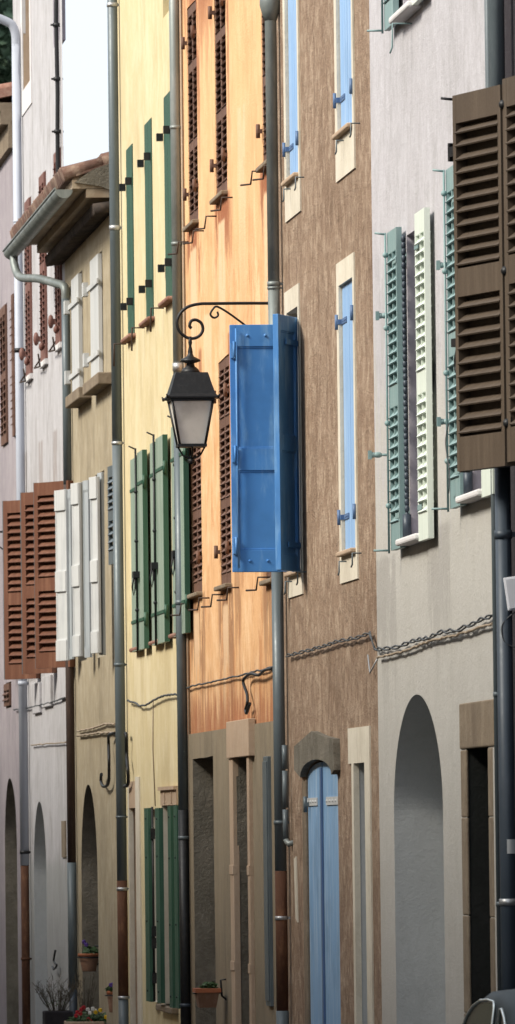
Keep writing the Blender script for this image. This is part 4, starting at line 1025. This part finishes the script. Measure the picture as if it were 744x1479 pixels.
T, Y_ = drainpipe('slender dark slate downpipe against the pale grey house at the right edge', 5.95, ((714,), ((None, None, 'slate_pipe', 1.),)), .022, [(1003, .03, 'slate_pipe'), (1306, .03, 'slate_pipe')])
T, Y_ = drainpipe('fat near black drainpipe at the right edge with a paper label pasted low down', 5.90, ((726,), ((None, 676, 'slate_pipe', 1.), (676, None, 'navy_pipe', 1.))), .048, [(772, .05, 'navy_pipe'), (1303, .04, 'steel')])
y_, z_ = Y_, hy(733, 1222, Y_)[1]
m = MB(); vs = []
for k in range(6): a = math.radians(-100 + 14 * k); vs += [(5.90 + .056 * math.cos(a), y_ + .056 * math.sin(a), z_ - .045), (5.90 + .056 * math.cos(a), y_ + .056 * math.sin(a), z_ + .04)]
m.add(vs, [(2 * k, 2 * k + 1, 2 * k + 3, 2 * k + 2) for k in range(5)]); m.build('paper_label', MT['white_paint'], T)
# downpipe of the tan house with its swan neck
Yg = 81.6
T = thing('drainpipe', (5.94, Yg, 0), 'dark brown drainpipe with a long swan neck bending in from the zinc gutter', 'drainpipe')
z1_ = hy(98, 425, Yg)[1]
P = [(gx0 + .0, YE1 - .35, 8.80), (gx0, YE1 - .4, 8.68), (gx0 + .05, YE1 - .6, 8.53), (gx0 + .2, YE1 - 1.3, 8.46), (5.86, Yg + .3, z1_ + .14), (5.93, Yg + .02, z1_ + .08), (5.94, Yg, z1_ - .06)]
m = MB(); m.tube(smooth(P, 6), .046, 12); m.build('swan_neck', MT['zinc'], T)
for (a_, b_, mt_) in ((425, 700, 'slate_pipe'), (700, 1246, 'dark_rust'), (1246, 1427, 'slate_pipe'), (1427, 1700, 'navy_pipe')):
    m = MB(); m.cyl(5.94, Yg, max(0, hy(100, b_, Yg)[1]), hy(100, a_, Yg)[1], .046 if a_ != 1246 else .05, 16); m.build('pipe', MT[mt_], T)
# short vent pipe on the brown house
Yv = hit(412, 1150, 5.95)[0]
T = thing('vent_pipe', (5.95, Yv, hy(412, 1217, Yv)[1]), 'short grey pipe in three lengths clipped beside the stout drainpipe', 'pipe')
zv = [hy(412, a_, Yv)[1] for a_ in (1217, 1168, 1112, 1075)]
for i in range(3): m = MB(); m.cyl(5.95, Yv, zv[i] + .006, zv[i + 1] - .006, .022, 12); m.build('pipe', MT['slate_pipe'], T)
m = MB(); m.tube([(5.95, Yv, zv[0] + .02), (5.97, Yv - .03, zv[0] - .01), (6.02, Yv - .06, zv[0])], .024, 8); m.build('pipe_end', MT['zinc'], T)
# thin pipe with knobs on the corner of the pale house
Yc = Y12 + .35
T = thing('vent_pipe', (5.96, Yc, 8.9), 'thin black pipe with ring joints up the corner of the tall pale house', 'pipe')
m = MB(); m.tube([(5.965 + .004 * math.sin(k * 1.9), Yc, 8.9 + .4 * k) for k in range(14)], .024, 8); m.build('pipe', MT['black_iron'], T)
for py in (36, 114, 190): z_ = hy(92, py, Yc)[1]; m = MB(); m.cyl(5.965, Yc, z_ - .02, z_ + .02, .042, 10); m.box(5.9, 6.03, Yc - .01, Yc + .01, z_ - .01, z_ + .01); m.build('ring_joint', MT['black_iron'], T)

# ------------------------------------------------------------------ cables on the walls
def cable(label, pts, r, mat, X=5.97, twist=0, wob=.01, cat='cable', name='cable', step=.12):
    W_ = [hit(a_, b_, X) for a_, b_ in pts]; out = []
    for i in range(len(W_) - 1):
        (ya_, za_), (yb_, zb__) = W_[i], W_[i + 1]; n_ = max(1, int(math.hypot(yb_ - ya_, zb__ - za_) / step))
        for j in range(n_):
            t_ = j / n_; out.append(Vector((X, ya_ + (yb_ - ya_) * t_, za_ + (zb__ - za_) * t_ + wob * noise.noise(Vector((ya_ * 3 + t_ * 9, i, 3.3))))))
    out.append(Vector((X, *W_[-1])))
    m = MB()
    if twist:
        for ph in (0, PI):
            m.tube([p + Vector((-.5 * twist * (1 + math.cos(i * .9 + .8 * math.sin(i * .23) + ph)), 0, twist * math.sin(i * .9 + .8 * math.sin(i * .23) + ph))) for i, p in enumerate(out)], r, 6)
    else: m.tube(out, r, 6)
    return tag(m.build(name, MT[mat]), label, cat)
cable('twisted dark cable pair strung across the pale grey lilac house', ((711, 889), (668, 908), (655, 912), (640, 912), (620, 921), (595, 926), (575, 934), (543, 938)), .0065, 'cable', twist=.011)
cable('twisted cable pair running along the brown house above its blue door', ((543, 939), (535, 914), (520, 920), (480, 929), (455, 937), (415, 947)), .006, 'cable', twist=.010)
cable('thin beige painted cable sagging under the twisted pair on the grey house', ((711, 901), (660, 917), (620, 926), (590, 938), (570, 944), (545, 950)), .009, 'beige_cable')
cable('single grey cable clipped across the orange wall', ((396, 963), (360, 972), (320, 982), (290, 988), (268, 994)), .008, 'cable')
cable('wavy grey cable crossing the yellow wall', ((256, 1003), (240, 1004), (222, 1011), (212, 1018), (203, 1020), (192, 1014), (184, 1012)), .010, 'cable', X=5.96)
cable('upper of the two pale cables on the tan wall above its arch', ((166, 1046), (150, 1046), (130, 1053), (112, 1056)), .011, 'beige_cable')
cable('lower of the two pale cables on the tan wall above its arch', ((166, 1058), (140, 1059), (112, 1063)), .012, 'beige_cable')
cable('thin grey cable on the pale lilac wall under the brown shutters', ((94, 1007), (75, 1014), (55, 1019), (40, 1023), (20, 1025)), .009, 'cable')
cable('thin dark cable looped low across the pale lilac wall', ((95, 1072), (70, 1074), (45, 1076)), .008, 'beige_cable')
def hanging(label, pts, r, mat, cat='cable', X=5.95, name='cable_loop'):
    m = MB(); m.tube(smooth([Vector((X - .01 * (i % 2), *hit(a_, b_, X))) for i, (a_, b_) in enumerate(pts)], 4), r, 7)
    a_, b_ = pts[-1]; 
    return tag(m.build(name, MT[mat]), label, cat)
hanging('black cable end hanging from the grey cable on the orange wall', ((393, 966), (384, 968), (374, 975), (364, 973), (356, 977), (353, 985), (357, 1003), (359, 1016), (355, 1024), (358, 1030), (361, 1016)), .013, 'black_iron')
hanging('black hooked cable hanging on the tan wall above the pointed arch', ((165, 1059), (159, 1062), (157, 1075), (159, 1100), (157, 1130), (151, 1136), (146, 1128), (148, 1118)), .016, 'black_iron')
hanging('black cable tail hanging on the yellow wall beside the slate pipe', ((181, 1060), (184, 1062), (183, 1090), (186, 1110), (185, 1132), (181, 1136)), .018, 'black_iron')
hanging('small black hook hanging on the pale wall beside the dark pipe', ((80, 1373), (79, 1388), (82, 1394), (79, 1400), (76, 1396)), .012, 'black_iron', 'hook', name='wall_hook')
hanging('thin wire dangling from the shutter stop on the pale grey wall', ((648, 612), (646, 640), (649, 680), (651, 705), (648, 712)), .004, 'cable', X=5.9, name='wire')
m = MB(); y_, z_ = hit(534, 958, 5.97); m.tube([(5.97, y_ + .1, z_ + .06), (5.96, y_ - .1, z_ - .07), (6, y_ - .25, z_ + .03)], .006, 5); tag(m.build('wire', MT['steel']), 'short bent wire sticking out of the brown wall below the cable', 'wire')
m = MB()
y_ = hit(222, 1060, 5.995)[0]; m.tube([(5.994, y_, hit(222, 1010, 5.995)[1]), (5.994, y_ + .1, hit(222, 1080, 5.995)[1]), (5.994, y_ - .1, hit(223, 1164, 5.995)[1])], .006, 5)
tag(m.build('wire', MT['beige_cable']), 'thin beige wire running down the yellow wall to the green shutters', 'wire')

# white junction box on the right-hand pipe
Yb = 45.15
xb, zb3 = hy(742, 857, Yb)
B = thing('junction_box', (xb, Yb, zb3 - .1), 'tilted white plastic junction box beside the fat dark drainpipe', 'junction box')
u_ = Vector((math.cos(.12), 0, -math.sin(.12) * 0)); wv = Vector((math.sin(.13) * -1, 0, math.cos(.13)))
uv = Vector((math.cos(.13), 0, math.sin(.13)))
m = MB(); o_ = Vector((xb, Yb, zb3)); m.obox(o_, uv, Vector((0, 1, 0)), wv, -.05, .05, -.02, .03, -.1, .1); m.build('box', MT['plastic'], B, bevel=.006)
m = MB(); m.obox(o_, uv, Vector((0, 1, 0)), wv, -.042, .042, -.026, -.02, -.09, .09); m.build('lid', MT['plastic'], B, bevel=.003)
m = MB(); m.tube(smooth([o_ + Vector((.03, 0, -.1)), o_ + Vector((-.03, 0, -.14)), o_ + Vector((-.075, 0, -.2)), o_ + Vector((-.05, 0, -.3)), o_ + Vector((.06, 0, -.33))]), .004, 5); m.build('lead', MT['cable'], B)

# ------------------------------------------------------------------ lanterns
YL = hit(392, 438, 6.0)[0]
def lantern():
    T = thing('street_lantern', (6.0, YL, 6.0), 'black wrought iron wall lantern with frosted panes hanging in front of the orange house', 'street lamp')
    s_ = 1 / (FPX / YL) # metres per photo pixel here
    def L(px, py): return hy(px, py, YL)
    def path(pts, r, k=6): return smooth([Vector((L(a_, b_)[0], YL, L(a_, b_)[1])) for a_, b_ in pts], k)
    m = MB(); m.tube(path(((397, 438), (350, 438), (305, 438.5), (288, 439), (272, 443), (261, 452), (256, 464), (258, 476), (266, 485), (276, 489), (287, 486), (293, 477), (291, 467), (283, 462), (276, 464), (274, 471), (277, 474)), 0),
        .0125, 8); 
    e = Vector((6.0, YL, L(397, 438)[1])); m.box(5.975, 6.01, YL - .02, YL + .02, e.z - .05, e.z + .05); m.build('bracket', MT['black_iron'], T)
    m = MB(); m.tube(path(((352, 468), (330, 452), (314, 443), (308, 446), (304, 454), (309, 459), (315, 456), (314, 450)), 0), .0085, 8)
    m.tube([Vector((L(352, 468)[0], YL, L(352, 468)[1])), Vector((5.99, YL, L(397, 500)[1]))], .0085, 8); m.build('scroll_brace', MT['black_iron'], T)
    cx = L(275.5, 560)[0]
    zz = lambda py: L(275, py)[1]
    m = MB(); m.lathe(cx, YL, [(.012, zz(486)), (.016, zz(495)), (.011, zz(500)), (.02, zz(508)), (.02, zz(511)), (.03, zz(515)), (.078, zz(519.5)), (.082, zz(522)), (.03, zz(525)), (.035, zz(529)), (.062, zz(533)), (.085, zz(540)), (.07, zz(541))][::-1], 20)
    m.build('cap', MT['black_iron'], T)
    def sq(py, hw): z_ = zz(py); return [(cx + a_ * hw, YL + b_ * hw, z_) for a_, b_ in ((-1, -1), (1, -1), (1, 1), (-1, 1))]
    def prism(m, rings):
        vs = [p for r_ in rings for p in r_]; fs = [tuple(range(4)), tuple(range(len(vs) - 4, len(vs)))]
        for i in range(len(rings) - 1):
            for k in range(4): fs.append((4 * i + k, 4 * i + (k + 1) % 4, 4 * i + 4 + (k + 1) % 4, 4 * i + 4 + k))
        m.add(vs, fs)
    p1 = 1 * s_
    m = MB(); prism(m, [sq(539, 23 * p1), sq(541, 24 * p1), sq(556, 28.5 * p1), sq(570, 33 * p1), sq(574, 37 * p1), sq(576, 37 * p1), sq(577, 33 * p1)]); m.build('hood', MT['black_iron'], T)
    for a_, b_ in ((-1, -1), (1, -1), (1, 1), (-1, 1)):
        m = MB(); m.tube([(cx + a_ * 36 * p1, YL + b_ * 36 * p1, zz(576)), (cx + a_ * 39 * p1, YL + b_ * 39 * p1, zz(571))], [.016, .003], 6); m.build('corner_tip', MT['black_iron'], T)
    m = MB(); t_ = .013
    for a_, b_ in ((-1, -1), (1, -1), (1, 1), (-1, 1)):
        m.tube([(cx + a_ * 30 * p1, YL + b_ * 30 * p1, zz(578)), (cx + a_ * 18.5 * p1, YL + b_ * 18.5 * p1, zz(643))], .0115, 6)
    prism(m, [sq(576.5, 32 * p1), sq(580, 32 * p1)]); prism(m, [sq(642, 21 * p1), sq(646, 21 * p1)])
    m.build('frame', MT['black_iron'], T)
    m = MB()
    for k in range(4):
        A, B_ = sq(580.5, 29 * p1), sq(641.5, 17.6 * p1)
        m.add([A[k], A[(k + 1) % 4], B_[(k + 1) % 4], B_[k]], [(0, 1, 2, 3)])
    gl = m.build('pane', MT['frost'], T)
    m = MB()
    for sx in (-1, 1):
        m.tube(smooth([Vector((cx + sx * 20 * p1, YL, zz(645))), Vector((cx + sx * 17 * p1, YL, zz(650))), Vector((cx + sx * 12 * p1, YL, zz(658))), Vector((cx + sx * 4 * p1, YL, zz(661))), Vector((cx, YL, zz(660)))]), .008, 6)
        m.tube(smooth([Vector((cx, YL + sx * 20 * p1, zz(645))), Vector((cx, YL + sx * 17 * p1, zz(650))), Vector((cx, YL + sx * 12 * p1, zz(658))), Vector((cx, YL + sx * 4 * p1, zz(661))), Vector((cx, YL, zz(660)))]), .008, 6)
    m.ball((cx, YL, zz(666)), 5 * p1, 12, 8); m.tube([(cx, YL, zz(659)), (cx, YL, zz(670))], .009, 6); m.build('pendant', MT['black_iron'], T)
    return T
T1 = lantern()
T2 = T1.copy(); C.objects.link(T2)
for ch in T1.children: c2 = ch.copy(); C.objects.link(c2); c2.parent = T2
Y2 = Y01 + .35; T2.location = (6.0, Y2, 6.0 + hy(4, 768, Y2)[1] - hy(350, 438, YL)[1])
T2['label'] = 'second iron lantern bracket poking in at the left edge beyond the rust brown shutters'

# ------------------------------------------------------------------ pots and plants
def foliage(m, c_, r_, n_, sz, rnd, sq=(1, 1, .8)):
    for _ in range(n_):
        d = Vector((rnd.gauss(0, 1) * sq[0], rnd.gauss(0, 1) * sq[1], abs(rnd.gauss(0, 1)) * sq[2])).normalized() * r_ * rnd.uniform(.3, 1)
        p = Vector(c_) + Vector((d.x * sq[0], d.y * sq[1], d.z * sq[2])); s = sz * rnd.uniform(.6, 1.3)
        a_ = Vector((rnd.gauss(0, 1), rnd.gauss(0, 1), rnd.gauss(0, .6))).normalized(); b_ = a_.orthogonal().normalized()
        m.add([p - a_ * s, p - b_ * s * .45, p + a_ * s, p + b_ * s * .45 + Vector((0, 0, s * .2))], [(0, 1, 2, 3)])
def flowers(m, pts, r_, rnd):
    for p in pts:
        m.cut()
        for k in range(5):
            a_ = 2 * PI * k / 5; m.ball(Vector(p) + Vector((math.cos(a_) * r_ * .6, -abs(math.sin(k)) * .01, math.sin(a_) * r_ * .6)), r_ * .62, 6, 4, (1, .5, 1))
rn = random.Random(5)
def pot(label, x, y, z0, z1, r0, r1, petals, blooms, leaf_r, square=False, hook=True, blsz=.02):
    T = thing('flower_pot', (x, y, z0), label, 'flower pot')
    m = MB(); h_ = z1 - z0; rim = h_ * .17
    if square:
        m.add([(x - r0, y - r0 * 1.5, z0), (x + r0, y - r0 * 1.5, z0), (x + r0, y + r0 * 1.5, z0), (x - r0, y + r0 * 1.5, z0), (x - r1, y - r1 * 1.6, z1), (x + r1, y - r1 * 1.6, z1), (x + r1, y + r1 * 1.6, z1), (x - r1, y + r1 * 1.6, z1)],
              [(0, 1, 2, 3), (0, 1, 5, 4), (1, 2, 6, 5), (2, 3, 7, 6), (3, 0, 4, 7)])
    else: m.lathe(x, y, [(r0, z0), (r0 * 1.02, z0 + .01), (r1 * .93, z1 - rim)], 20)
    m.build('pot', MT['clay'], T)
    m = MB()
    if square: m.box(x - r1 - .008, x + r1 + .008, y - r1 * 1.6, y + r1 * 1.6, z1 - .03, z1 + .004)
    else: m.lathe(x, y, [(r1 * .94, z1 - rim), (r1 * 1.03, z1 - rim + .003), (r1 * 1.05, z1), (r1 * .9, z1)], 20)
    m.build('rim', MT['clay_rim'], T)
    m = MB(); m.lathe(x, y, [(.01, z1 - .02), (r1 * .88, z1 - .012), (r1 * .88, z1 - .001)], 12); m.build('soil', MT['soil'], T)
    m = MB(); foliage(m, (x + .02, y, z1), leaf_r, 150, .03, rn); m.build('foliage', MT['leaf'], T)
    if blooms:
        m = MB(); flowers(m, blooms, blsz, rn); m.build('flower', MT[petals], T)
    if hook:
        m = MB(); m.tube([(6.0, y, z1 + .08), (x + r1 + .02, y, z1 + .07), (x + r1 + .03, y, z1 - h_ * .4), (6.0, y, z0 + .05)], .01, 6)
        ring = [(x + (r1 + .015) * math.cos(2 * PI * k / 16), y + (r1 + .015) * math.sin(2 * PI * k / 16), z1 - rim - .01) for k in range(17)]; m.tube(ring, .007, 5, False)
        m.build('holder', MT['black_iron'], T)
    return T
Yp = 79.3; X0_, z1_ = hy(128.5, 1377, Yp); _, z0_ = hy(129, 1403, Yp)
pot('round clay pot of violets hooked on the wall below the pointed arch', X0_, Yp, z0_, z1_, .072, .112, 'violet', [(X0_ - .055, Yp - .05, z1_ + .12), (X0_ - .03, Yp - .06, z1_ + .09)], .10)
Yp = 77.0; X0_, z1_ = hy(164, 1431, Yp); _, z0_ = hy(164, 1462, Yp)
pot('small clay pot with dark violet pansies beside the slate drainpipe', X0_ - .01, Yp, z0_ - .0, z1_, .035, .06, 'violet', [(X0_ - .03, Yp - .05, z1_ + .06), (X0_, Yp - .06, z1_ + .07), (X0_ + .03, Yp - .05, z1_ + .05)], .08, hook=True)
Yp = hit(313, 1440, 5.9)[0]; X0_, z1_ = hy(298.5, 1428, Yp); _, z0_ = hy(298, 1455, Yp)
pot('clay window box in an iron wall holder at the doorway of the orange house', X0_, Yp, z0_, z1_, .07, .10, None, None, .07, square=True)
# flower trough at the foot of the tan wall
Yt = 78.0; xa, zt_ = hy(98, 1476, Yt); xb_, _ = hy(170, 1476, Yt)
T = thing('flower_trough', ((xa + xb_) / 2, Yt, 0), 'long stone trough of red, white and yellow flowers at the foot of the tan wall', 'planter')
m = MB(); m.box(xa, 5.97, Yt - .25, Yt + .25, .0, zt_ - .0); m.build('trough', MT['clay'], T, bevel=.02)
m = MB(); m.box(xa - .02, 5.975, Yt - .28, Yt + .28, zt_ - .05, zt_ + .006); m.build('rim', MT['pink_cement'], T, bevel=.01)
m = MB(); foliage(m, ((xa + xb_) / 2, Yt - .1, zt_), .26, 500, .03, rn, (1, .5, .42)); m.build('foliage', MT['leaf'], T)
def blo(mat, L_):
    m = MB(); flowers(m, [(hy(a_, b_, Yt - .2)[0], Yt - .2 + rn.uniform(-.03, .03), hy(a_, b_, Yt - .2)[1]) for a_, b_ in L_], .019, rn); m.build('flower', MT[mat], T)
blo('red', ((112, 1462), (117, 1458), (110, 1467), (121, 1455), (128, 1472), (131, 1475), (116, 1464)))
blo('white', ((127, 1458), (134, 1457), (130, 1463), (138, 1460)))
blo('yellow', ((138, 1462), (145, 1459), (153, 1469), (160, 1470), (156, 1473), (163, 1472)))
# dark planter with a bare shrub
Ys = 81.0; xs, zs_ = hy(82, 1460, Ys)
T = thing('bare_shrub', (xs, Ys, 0), 'leafless twiggy shrub in a dark planter before the pale wall', 'shrub')
m = MB(); m.box(xs - .14, xs + .16, Ys - .2, Ys + .2, 0, zs_); m.build('planter', MT['dark_wall'], T, bevel=.015)
m = MB()
for k in range(46):
    a_ = rn.uniform(-1, 1); l_ = rn.uniform(.2, .36); p0 = Vector((xs + a_ * .09, Ys + rn.uniform(-.05, .05), zs_)); tip = p0 + Vector((a_ * .2, rn.uniform(-.15, .15), l_))
    mid = (p0 + tip) / 2 + Vector((rn.uniform(-.03, .03), 0, .02)); m.tube([p0, mid, mid.lerp(tip, .6) + Vector((rn.uniform(-.03, .03), 0, 0)), tip], [.003, .0025, .002, .001], 4)
    for j in range(3): t_ = rn.uniform(.3, .95); q_ = p0.lerp(tip, t_); m.tube([q_, q_ + Vector((rn.uniform(-.06, .06), rn.uniform(-.04, .04), rn.uniform(.03, .09)))], [.003, .0015], 3)
m.build('branches', MT['twig'], T)
m = MB(); foliage(m, (xs, Ys, zs_ + .05), .17, 60, .012, rn); m.build('leaves', MT['leaf'], T)
Yv2 = 79.2; xs, zs_ = hy(123, 1462, Yv2)
T = thing('bare_shrub', (xs, Yv2, 0), 'thin bare vine rising behind the flowers before the arch niche', 'shrub')
m = MB()
for k in range(13):
    a_ = rn.uniform(-1, 1); p0 = Vector((xs + a_ * .03, Yv2, .0)); tip = Vector((xs + a_ * .12, Yv2 + rn.uniform(-.1, .1), zs_ + rn.uniform(.2, .5))); mid = Vector((xs + a_ * .05, Yv2, zs_)); m.tube([p0, mid, tip], [.007, .005, .002], 4)
    for j in range(4): t_ = rn.uniform(.1, .9); q_ = mid.lerp(tip, t_); m.tube([q_, q_ + Vector((rn.uniform(-.05, .05), 0, rn.uniform(.02, .07)))], [.003, .0015], 3)
m.build('branches', MT['twig'], T)

# ------------------------------------------------------------------ parked car (small hatchback, its front end towards us)
def car():
    g0 = gz(38); cx, cw = 5.56, .70; yN = 36.3       # cw = half width at belt
    T = thing('parked_car', (cx, yN + 1.9, g0), 'dark grey small car with pale window trim parked at the lower right', 'car')
    # profile stations along Y: (y, belt/hood z, roof z or None)
    st_ = [(0.0, .55, None), (.08, .72, None), (.5, .84, None), (.95, .92, None), (1.0, .93, .95), (1.35, .95, 1.25), (1.62, .955, 1.40), (2.1, .96, 1.445), (2.7, .96, 1.43), (3.15, .955, 1.36), (3.45, .95, 1.18), (3.68, .94, .96), (3.74, .8, None), (3.8, .5, None)]
    m = MB(); rings = []
    for (y, zb4, zr) in st_:
        w_ = cw * (1 - .10 * (abs(y - 1.9) / 1.9) ** 3); ring = []
        lo = .22
        prof = [(w_ * .93, lo), (w_ * 1.02, .42), (w_ * 1.03, .62 if zb4 > .66 else zb4 - .04), (w_, zb4 - .02), (w_ * .95, zb4)]
        for (a_, z_) in prof: ring.append((cx - a_, yN + y, g0 + z_))
        ring.append((cx, yN + y, g0 + zb4 + .03))
        for (a_, z_) in prof[::-1]: ring.append((cx + a_, yN + y, g0 + z_))
        rings.append(ring)
    n_ = len(rings[0]); vs = [p for r_ in rings for p in r_]
    fs = [(i * n_ + k, i * n_ + (k + 1) % n_, (i + 1) * n_ + (k + 1) % n_, (i + 1) * n_ + k) for i in range(len(rings) - 1) for k in range(n_)]
    fs += [tuple(range(n_)), tuple(range((len(rings) - 1) * n_, len(rings) * n_))]
    m.add(vs, fs, True); m.build('body', MT['car'], T)
    # cabin shell
    cab = [(s1, s2, s3) for (s1, s2, s3) in st_ if s3]
    m = MB(); rings = []
    for (y, zb4, zr) in cab:
        wr = cw * .88 if zr > 1.1 else cw * .9; wb_ = cw * .955; q = (zr - zb4) / .49
        def lat(f): return wb_ + (cw * .88 - wb_) * f * q
        ring = [(cx - wb_, yN + y, g0 + zb4 - .01), (cx - lat(.5), yN + y, g0 + zb4 + (zr - zb4) * .5), (cx - lat(.86), yN + y, g0 + zb4 + (zr - zb4) * .86), (cx - lat(1.) * .9, yN + y, g0 + zb4 + (zr - zb4) * .97), (cx - lat(1) * .5, yN + y, g0 + zr + .012), (cx, yN + y, g0 + zr + .02)]
        ring += [(2 * cx - p[0], p[1], p[2]) for p in ring[:-1]][::-1]
        rings.append(ring)
    n_ = len(rings[0]); vs = [p for r_ in rings for p in r_]
    fs = [(i * n_ + k, i * n_ + (k + 1) % n_, (i + 1) * n_ + (k + 1) % n_, (i + 1) * n_ + k) for i in range(len(rings) - 1) for k in range(n_ - 1)] + [tuple(range(n_)), tuple(range((len(rings) - 1) * n_, len(rings) * n_))]
    m.add(vs, fs, True); m.build('roof', MT['car'], T)
    wb_, wr = cw * .955, cw * .88
    # glass: windscreen, rear, sides as panels 4 mm proud with pale trim
    def side(sx, pts, name='side_window'):
        def P3(y, f):  # f height fraction belt->roof
            zr = 1.445; x = wb_ + (cw * .88 - wb_) * f; return Vector((cx + sx * (x + .006), yN + y, g0 + .96 + (zr - .96) * f))
        m = MB(); vs = [P3(*p) for p in pts]; m.add(vs, [tuple(range(len(vs)))]); go = m.build(name, MT['car_glass'], T)
        m = MB(); m.tube([v + Vector((sx * .004, 0, 0)) for v in vs] + [vs[0] + Vector((sx * .004, 0, 0))], .008, 6, False); m.build('window_trim', MT['chrome'], go)
    for sx in (-1, 1):
        side(sx, [(1.12, .04), (1.3, .34), (1.45, .56), (1.6, .72), (1.72, .80), (1.78, .8), (1.8, .04)]); side(sx, [(2.1, .04), (2.02, .80), (2.06, .86), (2.3, .87), (2.6, .85), (2.85, .79), (3.08, .67), (3.28, .47), (3.45, .2), (3.5, .04)])
    for (yb5, zb5, yt5, zt5, nm) in ((1.04, .985, 1.58, 1.375, 'windscreen'), (3.66, .99, 3.2, 1.335, 'rear_window')):
        q = -.012 if nm == 'windscreen' else .012
        A = [Vector((cx - wb_ * .86, yN + yb5 + q, g0 + zb5 + .01)), Vector((cx + wb_ * .86, yN + yb5 + q, g0 + zb5 + .01)), Vector((cx + wr * .84, yN + yt5 + q, g0 + zt5 + .01)), Vector((cx - wr * .84, yN + yt5 + q, g0 + zt5 + .01))]
        m = MB(); m.add(A, [(0, 1, 2, 3)]); go = m.build(nm, MT['car_glass'], T)
        m = MB(); m.tube(A + [A[0]], .013, 6, False); m.build('window_trim', MT['chrome'], go)
    for sx in (-1, 1):
        for y in (.68, 3.1):
            x = cx + sx * (cw * .93)
            m = MB(); m.tube([(x - sx * .14, yN + y, g0 + .28), (x + sx * .035, yN + y, g0 + .28)], .28, 24); wo_ = m.build('wheel', MT['rubber'], T)
            m = MB(); m.tube([(x + sx * .03, yN + y, g0 + .28), (x + sx * .045, yN + y, g0 + .28)], .17, 20); m.build('hub', MT['steel'], wo_)
        m = MB(); m.ball((cx + sx * cw * .68, yN + .04, g0 + .6), .085, 14, 10, (1.1, .5, 1)); m.build('headlight', MT['frost'], T)
        m = MB(); m.box(cx + sx * cw * .62 - .07, cx + sx * cw * .62 + .07, yN + 3.75, yN + 3.80, g0 + .6, g0 + .72); m.build('tail_light', MT['red_lens'], T)
        m = MB(); m.tube([(cx + sx * wb_, yN + 1.3, g0 + .98), (cx + sx * (wb_ + .09), yN + 1.27, g0 + 1.0)], .012, 6); m.ball((cx + sx * (wb_ + .13), yN + 1.27, g0 + 1.02), .06, 10, 8, (1.1, .5, .8)); m.build('wing_mirror', MT['car'], T)
    for y in (-.03, 3.83):
        m = MB(); m.box(cx - cw * .95, cx + cw * .95, yN + y - .05, yN + y + .05, g0 + .36, g0 + .48); m.build('bumper', MT['chrome'], T, bevel=.02)
    return T
car()

# ------------------------------------------------------------------ the row across the street, added out of view to shade the lower fronts
OPP = thing('unseen_house_row', (-2.6, 70, 0), 'unseen ochre rendered house row across the street, added to shade the lower fronts', 'house')
m = MB(); hl = []
for y in range(30, 120, 4):
    for z in (1.0, 4.3): hl.append(dict(loop=loop_rect(y + .5, y + 1.6, z, z + 1.9, 0), depth=.2, mi=1, back=1))
wall_sheet(m, 0, 20, 124, -.3, 10.3, hl)
m.v = [(-2.6 - p[0], p[1], p[2]) for p in m.v]
m.add([(-2.6, 20, 10.3), (-12, 20, 10.3), (-12, 124, 10.3), (-2.6, 124, 10.3), (-12, 20, -.3), (-12, 124, -.3), (-2.6, 20, -.3), (-2.6, 124, -.3)], [(0, 1, 2, 3), (1, 2, 5, 4), (0, 1, 4, 6), (3, 2, 5, 7)])
m.build('wall', [MT['opposite'], MT['glass']], OPP)
for o_ in [o for o in bpy.data.objects if o.parent is None]:
    cname = o_.get('category'); gname = {'drainpipe': 'drainpipes down the house fronts', 'cable': 'cables strung along the walls', 'street lamp': 'iron wall lanterns', 'flower pot': 'flower pots on the house fronts', 'pipe': 'thin pipes on the walls', 'shrub': 'bare shrubs at the wall foot', 'wire': 'loose wires on the walls'}.get(cname)
    if gname: o_['group'] = gname
    if cname == 'house' and o_.name.startswith('terraced'): o_['group'] = 'terraced houses along the street'
